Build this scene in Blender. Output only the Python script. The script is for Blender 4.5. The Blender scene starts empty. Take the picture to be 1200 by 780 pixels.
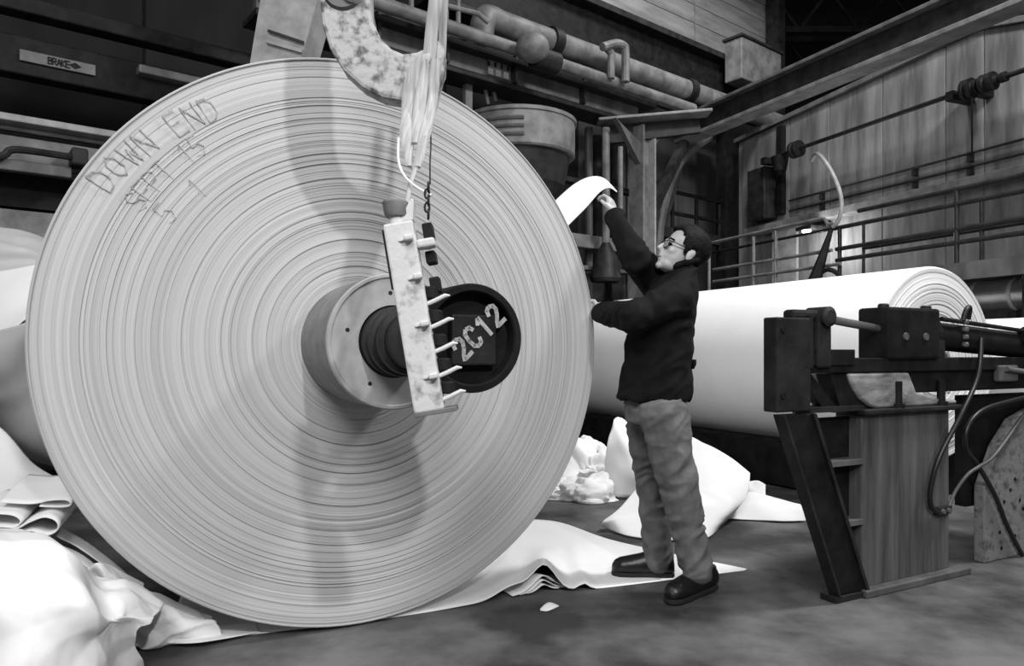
import bpy, bmesh, math, random
from mathutils import Vector, Matrix, noise
V = Vector
sc = bpy.context.scene
COL = sc.collection
# ------------------------------------------------------------------ camera
F = 848.0            # focal length in pixels of the 1200 x 780 frame
H = 1.16             # eye height
HY = 413.0           # horizon row
cam_d = bpy.data.cameras.new('camera'); cam = bpy.data.objects.new('camera', cam_d); COL.objects.link(cam)
cam_d.sensor_width = 36.0; cam_d.lens = 36.0 * F / 1200.0; cam_d.shift_y = (HY - 390.0) / 1200.0
cam_d.clip_start = 0.05
cam.location = (0, 0, H); cam.rotation_euler = (math.pi / 2, 0, 0)
sc.camera = cam
sc.view_settings.view_transform = 'Standard'; sc.view_settings.look = 'None'
sc.view_settings.gamma = 1.0; sc.view_settings.use_curve_mapping = False
sc.view_settings.exposure = 0.08
# ------------------------------------------------------------------ light
w = bpy.data.worlds.new('hall_air'); sc.world = w; w.use_nodes = True
w.node_tree.nodes['Background'].inputs[0].default_value = (1, 1, 1, 1)
w.node_tree.nodes['Background'].inputs[1].default_value = 0.15
def area(name, loc, aim, size, power):
    d = bpy.data.lights.new(name, 'AREA'); d.shape = 'DISK'; d.size = size; d.energy = power
    o = bpy.data.objects.new(name, d); COL.objects.link(o); o.location = loc
    o.rotation_euler = (V(aim) - V(loc)).to_track_quat('-Z', 'Y').to_euler()
    return o
area('floodlight', (1.70, -2.31, 4.02), (-0.3, 3.2, 1.1), 0.20, 135)
area('overhead_fill', (-0.8, -3.2, 6.4), (-0.2, 4.0, 0.8), 3.6, 400)  # unseen soft fill added above and behind the camera to lift the roll face
area('high_bay_lamp', (5.0, 3.6, 7.2), (3.4, 6.6, 0.8), 1.2, 520)
area('high_bay_lamp', (-3.4, 1.6, 6.0), (-2.4, 3.6, 0.3), 0.8, 60)
area('high_bay_lamp', (3.2, 8.6, 8.6), (3.6, 13.0, 5.5), 1.0, 260)
# ------------------------------------------------------------------ pixel helpers
def P(x, y, Y): return V(((x - 600) / F * Y, Y, H - (y - HY) / F * Y))
def G(x, y, z=0.0): return P(x, y, (H - z) * F / (y - HY))
def hit(x, y, o, n):
    d = P(x, y, 1.0) - V((0, 0, H)); c = V((0, 0, H))
    return c + d * ((V(o) - c).dot(n) / d.dot(n))
UP = V((0, 0, 1))
TH = math.radians(27.6)
U = V((math.cos(TH), math.sin(TH), 0)); A = V((-math.sin(TH), math.cos(TH), 0))   # roll face direction / roll axis (away)
R1 = 1.193
C1 = V((-0.6416, 3.074, R1 + 0.008))
def FACE(x, y): return hit(x, y, C1, A)
AW = V((-0.381, 0.9245, 0)); NW = V((-0.9245, -0.381, 0)); OW = V((6.01, 8.5, 0))  # right wall
def W(x, y, off=0.0): return hit(x, y, OW + NW * off, NW)
def WT(t, z, off=0.0): return OW + NW * off + AW * t + UP * z
def wt(p): return (p - OW).dot(AW)
VB = V((0.781, 0.625, 0)); NB = V((0.625, -0.781, 0)); OB = V((-4.457, 6.3, 0))    # machine side behind
def B(x, y, off=0.0): return hit(x, y, OB + NB * off, NB)
def bt(p): return (p - OB).dot(VB)
def BT(t, z, off=0.0): return OB + NB * off + VB * t + UP * z
# ------------------------------------------------------------------ materials
MATS = {}
def mat(name, c, rough=0.6, metal=0.0, c2=None, scale=6.0, stretch=(1, 1, 1), bump=0.0, bscale=40.0, lo=0.35, hi=0.65, detail=4.0, emit=0.0, spec=0.5, ring=False):
    m = bpy.data.materials.new(name); m.use_nodes = True; nt = m.node_tree; N = nt.nodes; L = nt.links
    b = N['Principled BSDF']
    b.inputs['Base Color'].default_value = (c, c, c, 1); b.inputs['Roughness'].default_value = rough
    b.inputs['Metallic'].default_value = metal; b.inputs['Specular IOR Level'].default_value = spec
    if emit:
        b.inputs['Emission Color'].default_value = (1, 1, 1, 1); b.inputs['Emission Strength'].default_value = emit
    tc = N.new('ShaderNodeTexCoord')
    if ring:
        mul = N.new('ShaderNodeVectorMath'); mul.operation = 'MULTIPLY'; mul.inputs[1].default_value = (1, 1, 0)
        ln = N.new('ShaderNodeVectorMath'); ln.operation = 'LENGTH'
        L.new(tc.outputs['Object'], mul.inputs[0]); L.new(mul.outputs[0], ln.inputs[0])
        prev = None
        for s, wgt, lo_, hi_ in ((7, 0.35, 0.3, 0.7), (34, 0.55, 0.36, 0.64), (120, 0.5, 0.34, 0.68)):
            n1 = N.new('ShaderNodeTexNoise'); n1.noise_dimensions = '1D'; n1.inputs['Scale'].default_value = s; n1.inputs['Detail'].default_value = 3
            L.new(ln.outputs['Value'], n1.inputs['W'])
            r = N.new('ShaderNodeMapRange'); r.inputs[1].default_value = lo_; r.inputs[2].default_value = hi_; r.inputs[3].default_value = 0; r.inputs[4].default_value = wgt
            L.new(n1.outputs['Fac'], r.inputs[0])
            if prev is None: prev = r.outputs[0]
            else:
                a_ = N.new('ShaderNodeMath'); a_.operation = 'ADD'; L.new(prev, a_.inputs[0]); L.new(r.outputs[0], a_.inputs[1]); prev = a_.outputs[0]
        cr = N.new('ShaderNodeMapRange'); cr.inputs[1].default_value = 0.2; cr.inputs[2].default_value = 1.3; cr.inputs[3].default_value = c; cr.inputs[4].default_value = c2
        L.new(prev, cr.inputs[0]); L.new(cr.outputs[0], b.inputs['Base Color'])
    elif c2 is not None:
        mp = N.new('ShaderNodeMapping'); mp.inputs['Scale'].default_value = stretch; L.new(tc.outputs['Object'], mp.inputs[0])
        n1 = N.new('ShaderNodeTexNoise'); n1.inputs['Scale'].default_value = scale; n1.inputs['Detail'].default_value = detail; n1.inputs['Roughness'].default_value = 0.6
        L.new(mp.outputs[0], n1.inputs['Vector'])
        r = N.new('ShaderNodeValToRGB'); r.color_ramp.elements[0].position = lo; r.color_ramp.elements[1].position = hi
        r.color_ramp.elements[0].color = (c, c, c, 1); r.color_ramp.elements[1].color = (c2, c2, c2, 1)
        L.new(n1.outputs['Fac'], r.inputs[0]); L.new(r.outputs[0], b.inputs['Base Color'])
    if bump:
        n2 = N.new('ShaderNodeTexNoise'); n2.inputs['Scale'].default_value = bscale; n2.inputs['Detail'].default_value = 5
        mp2 = N.new('ShaderNodeMapping'); mp2.inputs['Scale'].default_value = stretch; L.new(tc.outputs['Object'], mp2.inputs[0]); L.new(mp2.outputs[0], n2.inputs['Vector'])
        bp = N.new('ShaderNodeBump'); bp.inputs['Strength'].default_value = bump; bp.inputs['Distance'].default_value = 0.02
        L.new(n2.outputs['Fac'], bp.inputs['Height']); L.new(bp.outputs[0], b.inputs['Normal'])
    MATS[name] = m
    return m
mat('paper', 0.86, 0.75, c2=0.8, scale=1.5, bump=0.06, bscale=14)
mat('paper_edge', 0.44, 0.9, c2=0.60, ring=True, spec=0.1)
mat('grey_paper', 0.42, 0.8, c2=0.5, scale=2.0)  # plain mid-grey paper for two of the draped sheets
mat('paper_edge_far', 0.52, 0.85, c2=0.82, ring=True)
mat('pencil', 0.30, 0.9, c2=0.52, scale=30, lo=0.4, hi=0.6)
mat('floor', 0.034, 0.66, c2=0.15, scale=1.7, detail=12, bump=0.35, bscale=7, lo=0.40, hi=0.64, spec=0.3)
mat('wall_concrete', 0.07, 0.9, c2=0.19, scale=5, stretch=(1, 1, 0.12), bump=0.1, bscale=30, detail=6)
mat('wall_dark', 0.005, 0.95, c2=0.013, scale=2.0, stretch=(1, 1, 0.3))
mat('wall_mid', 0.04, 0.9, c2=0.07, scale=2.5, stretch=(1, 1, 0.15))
mat('siding', 0.17, 0.85, c2=0.30, scale=1.6, stretch=(0.6, 0.6, 2.5))
mat('black_steel', 0.005, 0.55, c2=0.014, scale=8, bump=0.06, spec=0.15)
mat('dark_steel', 0.010, 0.5, c2=0.026, scale=6, bump=0.08, spec=0.2)
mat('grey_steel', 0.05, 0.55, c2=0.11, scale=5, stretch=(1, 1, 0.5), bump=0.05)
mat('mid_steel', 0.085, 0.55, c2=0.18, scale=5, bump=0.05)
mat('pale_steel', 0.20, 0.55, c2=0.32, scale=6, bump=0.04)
mat('shiny_steel', 0.25, 0.28, 0.8, c2=0.4, scale=3)
mat('worn_paint', 0.07, 0.6, c2=0.42, scale=22, bump=0.25, lo=0.36, hi=0.52, detail=8)
mat('white_paint', 0.24, 0.5, c2=0.62, scale=20, bump=0.12, lo=0.30, hi=0.46, detail=7)
mat('canvas', 0.24, 0.95, c2=0.52, scale=34, stretch=(3.0, 0.15, 0.15), bump=0.3, bscale=45, lo=0.3, hi=0.7)
mat('cord_white', 0.8, 0.8)
mat('core_side', 0.16, 0.7, c2=0.24, scale=12, bump=0.04)
mat('core_plate', 0.34, 0.6, c2=0.46, scale=7, bump=0.05)
mat('rusty_plate', 0.028, 0.75, c2=0.115, scale=7, stretch=(2.4, 2.4, 0.22), bump=0.15, bscale=24, detail=8, lo=0.3, hi=0.7)
mat('cast_bed', 0.05, 0.6, c2=0.30, scale=9, stretch=(0.5, 0.5, 1.5), bump=0.1, lo=0.3, hi=0.62)
mat('speckled', 0.05, 0.8, c2=0.16, scale=20, bump=0.2, lo=0.32, hi=0.5, detail=6)
mat('rubber', 0.008, 0.45)
mat('stencil_white', 0.5, 0.7, c2=0.22, scale=40)
mat('sign_pale', 0.11, 0.7, c2=0.16, scale=9)
mat('skin', 0.40, 0.5, c2=0.47, scale=12)
mat('hair', 0.004, 0.6, c2=0.012, scale=60, bump=0.3, bscale=160, spec=0.1)
mat('jacket', 0.005, 0.85, c2=0.010, scale=12, bump=0.3, bscale=12, spec=0.12)
mat('trousers', 0.10, 0.9, c2=0.16, scale=9, bump=0.35, bscale=9)
mat('shoe', 0.006, 0.38, bump=0.1)
mat('sole', 0.01, 0.8)
mat('glass_frame', 0.01, 0.3)
mat('lens', 0.30, 0.1)
mat('lamp_glow', 0.9, 0.5, emit=9.0)
# ------------------------------------------------------------------ mesh builder
ORG = {}
class MB:
    def __init__(s): s.v = []; s.f = []
    def add(s, vs, fs):
        k = len(s.v); s.v += [V(p) for p in vs]; s.f += [tuple(i + k for i in f) for f in fs]; return s
    def obox(s, o, ax, ay, az, x0, x1, y0, y1, z0, z1):
        o = V(o); vs = [o + ax * x + ay * y + az * z for z in (z0, z1) for y in (y0, y1) for x in (x0, x1)]
        return s.add(vs, [(0, 2, 3, 1), (4, 5, 7, 6), (0, 1, 5, 4), (2, 6, 7, 3), (0, 4, 6, 2), (1, 3, 7, 5)])
    def prism(s, poly, vec):
        n = len(poly); vs = [V(p) for p in poly] + [V(p) + V(vec) for p in poly]
        return s.add(vs, [tuple(range(n)), tuple(range(2 * n - 1, n - 1, -1))] + [(i, i + n, (i + 1) % n + n, (i + 1) % n) for i in range(n)])
    def bar(s, p, q, wd, ht, up=UP):
        p = V(p); q = V(q); d = (q - p); l = d.length; d.normalize(); sd = d.cross(up)
        if sd.length < 1e-4: sd = d.cross(V((1, 0, 0)))
        sd.normalize(); u2 = sd.cross(d).normalized()
        return s.obox(p, d, sd, u2, 0, l, -wd / 2, wd / 2, -ht / 2, ht / 2)
    def tube(s, pts, r, n=10, flat=1.0, closed=False, hint=None):
        pts = [V(p) for p in pts]; m = len(pts)
        rs = r if isinstance(r, (list, tuple)) else [r] * m
        prev = None; rings = []
        for i, p in enumerate(pts):
            if closed: t = pts[(i + 1) % m] - pts[i - 1]
            else: t = pts[min(i + 1, m - 1)] - pts[max(i - 1, 0)]
            t.normalize()
            if prev is None:
                h = V(hint) if hint is not None else (UP if abs(t.z) < 0.9 else V((0, 1, 0)))
                x = t.cross(h)
            else: x = prev - t * prev.dot(t)
            x.normalize(); y = t.cross(x).normalized(); prev = x
            rings.append([p + x * (math.cos(a) * rs[i]) + y * (math.sin(a) * rs[i] * flat) for a in [2 * math.pi * k / n for k in range(n)]])
        vs = [q for g in rings for q in g]; fs = []
        for i in range(m if closed else m - 1):
            j = (i + 1) % m
            for k in range(n): fs.append((i * n + k, i * n + (k + 1) % n, j * n + (k + 1) % n, j * n + k))
        if not closed: fs += [tuple(range(n - 1, -1, -1)), tuple(range((m - 1) * n, m * n))]
        return s.add(vs, fs)
    def lathe(s, o, axis, prof, n=48, cap=True, ref=None):
        o = V(o); z = V(axis).normalized(); x = (z.cross(UP) if abs(z.z) < 0.9 else V((1, 0, 0))).normalized(); y = z.cross(x)
        vs = [o + z * d + x * (r * math.cos(2 * math.pi * k / n)) + y * (r * math.sin(2 * math.pi * k / n)) for d, r in prof for k in range(n)]
        fs = [(i * n + k, i * n + (k + 1) % n, (i + 1) * n + (k + 1) % n, (i + 1) * n + k) for i in range(len(prof) - 1) for k in range(n)]
        if cap: fs += [tuple(range(n - 1, -1, -1)), tuple(range((len(prof) - 1) * n, len(prof) * n))]
        return s.add(vs, fs)
    def loft(s, st, n=20):            # stations: (centre, rx, ry, xdir, ydir)
        vs = []; m = len(st)
        for c, rx, ry, xd, yd in st:
            for k in range(n):
                a = 2 * math.pi * k / n; vs.append(V(c) + V(xd) * (rx * math.cos(a)) + V(yd) * (ry * math.sin(a)))
        fs = [(i * n + k, i * n + (k + 1) % n, (i + 1) * n + (k + 1) % n, (i + 1) * n + k) for i in range(m - 1) for k in range(n)]
        fs += [tuple(range(n - 1, -1, -1)), tuple(range((m - 1) * n, m * n))]
        return s.add(vs, fs)
    def ell(s, c, rx, ry, rz, mtx=None, n=20):
        c = V(c); mtx = mtx or Matrix.Identity(3); m = n // 2
        vs = []
        for i in range(1, m):
            ph = math.pi * i / m
            for k in range(n):
                a = 2 * math.pi * k / n
                vs.append(c + mtx @ V((rx * math.sin(ph) * math.cos(a), ry * math.sin(ph) * math.sin(a), rz * math.cos(ph))))
        t = len(vs); vs += [c + mtx @ V((0, 0, rz)), c + mtx @ V((0, 0, -rz))]
        fs = [(i * n + k, (i + 1) * n + k, (i + 1) * n + (k + 1) % n, i * n + (k + 1) % n) for i in range(m - 2) for k in range(n)]
        fs += [(t, k, (k + 1) % n) for k in range(n)] + [(t + 1, (m - 2) * n + (k + 1) % n, (m - 2) * n + k) for k in range(n)]
        return s.add(vs, fs)
    def grid(s, rows):
        n = len(rows[0]); m = len(rows)
        return s.add([p for r in rows for p in r], [(i * n + k, i * n + k + 1, (i + 1) * n + k + 1, (i + 1) * n + k) for i in range(m - 1) for k in range(n - 1)])
    def build(s, name, m, parent=None, smooth=30, bevel=0.0, thick=0.0, frame=None, subsurf=0, remesh=0.0, relax=0, origin=None):
        mn = V([min(p[i] for p in s.v) for i in range(3)]); mx = V([max(p[i] for p in s.v) for i in range(3)])
        org = V(origin) if origin is not None else V(((mn.x + mx.x) / 2, (mn.y + mx.y) / 2, mn.z if parent is None else (mn.z + mx.z) / 2))
        rot = frame or Matrix.Identity(3); inv = rot.transposed()
        me = bpy.data.meshes.new(name); me.from_pydata([inv @ (p - org) for p in s.v], [], s.f); me.update()
        bm = bmesh.new(); bm.from_mesh(me)
        if thick == 0.0: bmesh.ops.recalc_face_normals(bm, faces=bm.faces[:])
        bm.to_mesh(me); bm.free()
        o = bpy.data.objects.new(name, me); COL.objects.link(o)
        me.materials.append(MATS[m] if isinstance(m, str) else m)
        if remesh:
            md = o.modifiers.new('r', 'REMESH'); md.mode = 'VOXEL'; md.voxel_size = remesh
            if relax:
                ms = o.modifiers.new('s', 'SMOOTH'); ms.factor = 0.5; ms.iterations = relax
            dg = bpy.context.evaluated_depsgraph_get(); dg.update()
            me2 = bpy.data.meshes.new_from_object(o.evaluated_get(dg)); o.modifiers.clear()
            o.data = me2; bpy.data.meshes.remove(me); me = me2; me.name = name
            if not len(me.materials): me.materials.append(MATS[m])
        for p in me.polygons: p.use_smooth = smooth > 0
        if 0 < smooth < 180: me.set_sharp_from_angle(angle=math.radians(smooth))
        if thick:
            md = o.modifiers.new('thickness', 'SOLIDIFY'); md.thickness = thick; md.offset = 0
        if bevel:
            md = o.modifiers.new('bevel', 'BEVEL'); md.width = bevel; md.segments = 2; md.limit_method = 'ANGLE'; md.angle_limit = math.radians(35)
        if subsurf:
            md = o.modifiers.new('sub', 'SUBSURF'); md.levels = subsurf; md.render_levels = subsurf
        ORG[o.name] = (org, rot)
        if parent is not None:
            po, pr = ORG[parent.name]; o.parent = parent
            o.matrix_local = (Matrix.Translation(po) @ pr.to_4x4()).inverted() @ (Matrix.Translation(org) @ rot.to_4x4())
        else: o.matrix_world = Matrix.Translation(org) @ rot.to_4x4()
        return o
def tag(o, label, cat, group=None):
    o['label'] = label; o['category'] = cat
    if group: o['group'] = group
    return o
def thing(name, label, cat, loc, group=None):
    o = bpy.data.objects.new(name, None); COL.objects.link(o); o.location = V(loc); o.empty_display_size = 0.1
    ORG[o.name] = (V(loc), Matrix.Identity(3)); return tag(o, label, cat, group)
def struct(o): o['kind'] = 'structure'; return o
def cr(p0, p1, p2, p3, t):
    return 0.5 * ((2 * p1) + (p2 - p0) * t + (2 * p0 - 5 * p1 + 4 * p2 - p3) * t * t + (3 * p1 - p0 - 3 * p2 + p3) * t ** 3)
def spline(pts, n):
    pts = [V(p) for p in pts]; m = len(pts) - 1; out = []
    for i in range(n):
        x = i / (n - 1) * m; k = min(int(x), m - 1); t = x - k
        out.append(cr(pts[max(k - 1, 0)], pts[k], pts[k + 1], pts[min(k + 2, m)], t))
    return out
def sheet(rows, nu, nv, amp=0.0, seed=0, creases=14, edge=0.0, fine=0.0, zmin=0.004):
    rnd = random.Random(seed)
    R_ = [spline(r, nu) for r in rows]
    cols = [spline([R_[j][i] for j in range(len(R_))], nv) for i in range(nu)]
    g = [[cols[i][j].copy() for i in range(nu)] for j in range(nv)]
    cs = []
    for _ in range(creases):
        a = rnd.uniform(0, math.pi); cs.append((math.cos(a), math.sin(a), rnd.uniform(-0.1, 1.1), rnd.uniform(-0.1, 1.1), rnd.choice((-1, 1)) * rnd.uniform(0.4, 1), rnd.uniform(0.06, 0.3)))
    out = []
    for j in range(nv):
        row = []
        for i in range(nu):
            p = g[j][i]; u = i / (nu - 1); v = j / (nv - 1)
            du = g[j][min(i + 1, nu - 1)] - g[j][max(i - 1, 0)]; dv = g[min(j + 1, nv - 1)][i] - g[max(j - 1, 0)][i]
            n = du.cross(dv); n = n.normalized() if n.length > 1e-9 else UP
            h = 0
            for ca, sa, cu, cv, s_, wd in cs:
                d = ca * (u - cu) + sa * (v - cv); h += s_ * max(0, 1 - abs(d) / wd)
            if fine: h += fine * noise.noise(V((u * 7 + seed, v * 7, 0.3)))
            q = p + n * (h * amp / max(1, creases ** 0.5))
            if edge and (i in (0, nu - 1) or j in (0, nv - 1)):
                q += V((noise.noise(V((u * 9 + seed, v * 9, 1))), noise.noise(V((u * 9, v * 9 + seed, 5))), 0)) * edge
            q.z = max(q.z, zmin); row.append(q)
        out.append(row)
    return MB().grid(out)
# ---- stroke lettering
GL = {
 'D': [[(0, 0), (0, 1), (.3, .95), (.5, .7), (.5, .3), (.3, .05), (0, 0)]],
 'O': [[(.25, 0), (.03, .25), (.03, .75), (.25, 1), (.48, .75), (.48, .25), (.25, 0)]],
 'W': [[(0, 1), (.13, 0), (.27, .7), (.4, 0), (.55, 1)]],
 'N': [[(0, 0), (0, 1), (.5, 0), (.5, 1)]],
 'E': [[(.5, 1), (0, 1), (0, 0), (.5, 0)], [(0, .52), (.4, .52)]],
 'S': [[(.5, .85), (.25, 1), (.02, .8), (.1, .58), (.42, .45), (.5, .2), (.25, 0), (0, .15)]],
 'P': [[(0, 0), (0, 1), (.35, .98), (.5, .78), (.35, .52), (0, .5)]],
 'T': [[(.25, 0), (.25, 1)], [(0, 1), (.52, 1)]],
 '1': [[(.1, .8), (.28, 1), (.28, 0)]],
 '5': [[(.48, 1), (.08, 1), (.05, .55), (.35, .6), (.5, .32), (.3, 0), (0, .1)]],
 'B': [[(0, 0), (0, 1), (.4, .95), (.42, .58), (0, .52), (.48, .45), (.46, .04), (0, 0)]],
 'R': [[(0, 0), (0, 1), (.42, .95), (.45, .58), (0, .5)], [(.15, .5), (.5, 0)]],
 'A': [[(0, 0), (.25, 1), (.5, 0)], [(.1, .35), (.4, .35)]],
 'K': [[(0, 0), (0, 1)], [(.48, 1), (0, .45), (.5, 0)]],
 's2': [[(.0, .72), (.06, .92), (.22, 1)], [(.32, 1), (.48, .9), (.5, .68), (.36, .45), (.2, .28)], [(.12, .2), (0, 0)], [(.08, 0), (.52, 0)]],
 'sC': [[(.5, .78), (.44, .95), (.3, 1)], [(.2, 1), (.05, .85), (0, .5), (.05, .15), (.2, 0)], [(.3, 0), (.44, .05), (.5, .22)]],
 's1': [[(.05, .82), (.2, 1)], [(.26, 1), (.26, .54)], [(.26, .46), (.26, 0)]],
}
def glyph(mb, ch, o, ex, ey, size, wd, nrm, th=0.002):
    for st in GL[ch]:
        for a, b in zip(st[:-1], st[1:]):
            p = o + (ex * a[0] + ey * a[1]) * size; q = o + (ex * b[0] + ey * b[1]) * size
            d = (q - p).normalized()
            mb.bar(p - d * wd * 0.3, q + d * wd * 0.3, wd, th, nrm)

# ================================================================== SETTING
fl = struct(MB().obox((0, 0, 0), V((1, 0, 0)), V((0, 1, 0)), UP, -12, 16, -6, 24, -0.2, 0).build('floor', 'floor', smooth=0))
# right wall: upright concrete panels under a coping
def walltop(t): return 4.98 + (5.16 - 4.98) * max(0, (t + 0.2) / 0.7) if t < 0.5 else 5.16 - (t - 0.5) * 0.045
tj = [-3.6, -2.4, -1.2, wt(W(1200, 60)) , wt(W(1153, 60)), wt(W(1108, 60)), wt(W(1034, 90)), wt(W(972, 120)), wt(W(925, 140)), 5.0]
tj = sorted(tj)
wr = struct(MB().prism([WT(-3.6, 0, -0.3), WT(5.0, 0, -0.3), WT(5.0, walltop(5.0) - 0.02, -0.3), WT(0.5, walltop(0.5) - 0.02, -0.3), WT(-0.2, 4.96, -0.3), WT(-3.6, 4.96, -0.3)], NW * 0.2).build('wall_right', 'wall_dark', smooth=0))
for a_, b_ in zip(tj[:-1], tj[1:]):
    g_ = 0.004; mid = [0.5] if a_ < 0.5 < b_ else []
    top = [WT(t, walltop(t), -0.1) for t in [b_ - g_] + mid + [a_ + g_]]
    MB().prism([WT(a_ + g_, 0, -0.1), WT(b_ - g_, 0, -0.1)] + top, NW * 0.1).build('wall_panel', 'wall_concrete', wr, smooth=0, bevel=0.012)
tb = MB()
for a_, b_ in ((-3.6, -0.2), (-0.2, 0.5), (0.5, 5.05)):
    tb.bar(WT(a_, walltop(a_) + 0.04, -0.08), WT(b_, walltop(b_) + 0.04, -0.08), 0.3, 0.07)
tr = struct(tb.build('trim_1', 'grey_steel', smooth=0))
# back wall, far wall, roof
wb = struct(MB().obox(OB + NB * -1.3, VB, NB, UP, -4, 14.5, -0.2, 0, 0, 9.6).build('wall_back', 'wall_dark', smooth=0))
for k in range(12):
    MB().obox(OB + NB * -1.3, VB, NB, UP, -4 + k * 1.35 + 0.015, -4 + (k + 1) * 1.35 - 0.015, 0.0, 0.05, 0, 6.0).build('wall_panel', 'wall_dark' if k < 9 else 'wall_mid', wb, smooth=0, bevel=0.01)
zb = B(800, 41, -0.3).z
ts = bt(B(813, 20, -1.2)); te = bt(B(908, 30, -1.2))
for k in range(9):
    for a_, b_ in ((5.0, ts - 0.02), (ts + 0.02, te)):
        z0 = zb - 0.5 + k * 0.36
        c_ = OB + NB * -1.2; s_ = MB().prism([c_ + VB * a_ + UP * z0, c_ + VB * a_ + NB * 0.035 + UP * z0, c_ + VB * a_ + NB * 0.02 + UP * (z0 + 0.357), c_ + VB * a_ + UP * (z0 + 0.357)], VB * (b_ - a_))
        s_.build('siding_board', 'siding', wb, smooth=0)
wfar = struct(MB().obox((0, 23.5, 0), V((1, 0, 0)), V((0, 1, 0)), UP, -12, 16, 0, 0.3, 0, 10).build('wall_far', 'wall_dark', smooth=0))
ce = struct(MB().obox((0, 0, 0), V((1, 0, 0)), V((0, 1, 0)), UP, -12, 16, 9.4, 23.8, 9.6, 9.9).build('ceiling', 'wall_dark', smooth=0))
for k in range(4):
    p0 = V((3.6 if k == 1 else 2.5, 11.5 + 2.6 * k, 8.6)); t_ = MB(); q0 = p0 + V((11, 0, 0))
    t_.bar(p0, q0, 0.12, 0.14); t_.bar(p0 + UP * 0.9, q0 + UP * 0.9, 0.12, 0.14)
    for j in range(8):
        x0 = p0 + V((11 / 8 * j, 0, 0)); t_.bar(x0, x0 + V((11 / 16, 0, 0.9)), 0.06, 0.07); t_.bar(x0 + V((11 / 16, 0, 0.9)), x0 + V((11 / 8, 0, 0)), 0.06, 0.07)
    tag(t_.build('roof_truss', 'black_steel', smooth=0), 'dark lattice steel roof truss under the roof deck', 'truss', 'roof trusses')

# ================================================================== BIG PAPER ROLL
NF = -A                                   # towards the camera
FR = Matrix((U, UP, NF)).transposed()     # columns u, z, normal
roll = thing('paper_roll', 'huge upright paper roll with ringed cut end, resting on the floor', 'paper roll', C1 - UP * R1)
rnd = random.Random(4)
prof = [(-2.6, 0.245), (-2.6, R1 - 0.004)]
prof += [(-0.006, R1), (0.0, R1 - 0.005)]
r_ = R1 - 0.005; base = 0.0
while r_ > 0.262:
    dr = rnd.choice((0.003, 0.004, 0.006, 0.009, 0.013)); d_ = base + rnd.uniform(-0.0012, 0.0012)
    if rnd.random() < 0.12: d_ -= 0.004
    base = 0.004 * math.sin(r_ * 9)
    prof += [(d_, r_), (d_, max(r_ - dr, 0.258))]
    r_ -= dr
prof += [(0, 0.245)]
wound = MB().lathe(C1, NF, prof, 160).build('wound_paper', 'paper_edge', roll, smooth=28, frame=FR, origin=C1)
wound.data.materials.append(MATS['paper'])
for p in wound.data.polygons:
    c = p.center
    if math.hypot(c.x, c.y) > R1 - 0.006 and c.z < -0.01: p.material_index = 1
# pencilled words on the rim
def polar(x, y):
    q = FACE(x, y) - C1; a = q.dot(U); b = q.z; return math.hypot(a, b), math.atan2(b, a)
def arc_text(txt, p0, p1, size, name):
    r0, a0 = polar(*p0); r1, a1 = polar(*p1); n = len(txt)
    for i, ch in enumerate(txt):
        if ch == ' ': continue
        f = i / (n - 1); r = r0 + (r1 - r0) * f; a = a0 + (a1 - a0) * f
        rad = U * math.cos(a) + UP * math.sin(a); tan = U * math.sin(a) - UP * math.cos(a)
        mb = MB(); glyph(mb, ch, C1 + rad * (r - size * 0.75) + NF * 0.0045 - tan * size * 0.25, tan, rad, size, 0.0042, NF, 0.002)
        mb.build(name, 'pencil', wound, smooth=0)['label'] = 'pencilled character on the roll end'
arc_text('DOWN END', (112, 206), (240, 122), 0.09, 'pencil_letter')
arc_text('SEPT 15', (153, 232), (226, 166), 0.08, 'pencil_letter')
arc_text('5 1', (188, 246), (226, 216), 0.08, 'pencil_letter')
# core sleeve with end plate
core = MB().lathe(C1, NF, [(-0.05, 0.2505), (0.432, 0.2505), (0.432, 0.2), (0.40, 0.19)], 72).build('core_sleeve', 'core_side', roll, smooth=30)
MB().lathe(C1, NF, [(0.405, 0.2), (0.433, 0.2), (0.433, 0.252), (0.449, 0.252), (0.454, 0.248), (0.454, 0.238), (0.447, 0.234), (0.444, 0.135), (0.42, 0.13)], 64).build('end_plate', 'core_plate', core, smooth=30)
for k in range(5):
    a = 0.4 + k * 1.2566; c_ = C1 + NF * 0.44 + (U * math.cos(a) + UP * math.sin(a)) * 0.18
    MB().lathe(c_, NF, [(0, 0.009), (0.006, 0.008)], 10).build('bolt', 'dark_steel', core)
sh = MB().lathe(C1, NF, [(0.40, 0.128), (0.50, 0.128), (0.505, 0.12), (0.53, 0.12), (0.535, 0.128), (0.56, 0.126), (0.565, 0.112), (0.60, 0.112), (0.605, 0.12), (0.63, 0.118), (0.635, 0.1), (0.95, 0.1)], 56).build('spool_shaft', 'dark_steel', roll, smooth=30)
dr = MB().lathe(C1, NF, [(0.93, 0.11), (0.935, 0.15), (0.945, 0.156), (1.0, 0.156), (1.008, 0.15), (1.06, 0.15), (1.066, 0.156), (1.145, 0.156), (1.152, 0.152), (1.152, 0.136), (1.146, 0.132), (1.105, 0.13)], 64).build('coupling_drum', 'black_steel', roll, smooth=30)
DC = C1 + NF * 1.105
MB().obox(DC, U, UP, NF, -0.062, 0.078, -0.078, 0.068, 0.0, 0.035).build('number_block', 'dark_steel', dr, smooth=0, bevel=0.006)
ang = math.radians(44); ex = U * math.cos(ang) + UP * math.sin(ang); ey = UP * math.cos(ang) - U * math.sin(ang)
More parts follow.
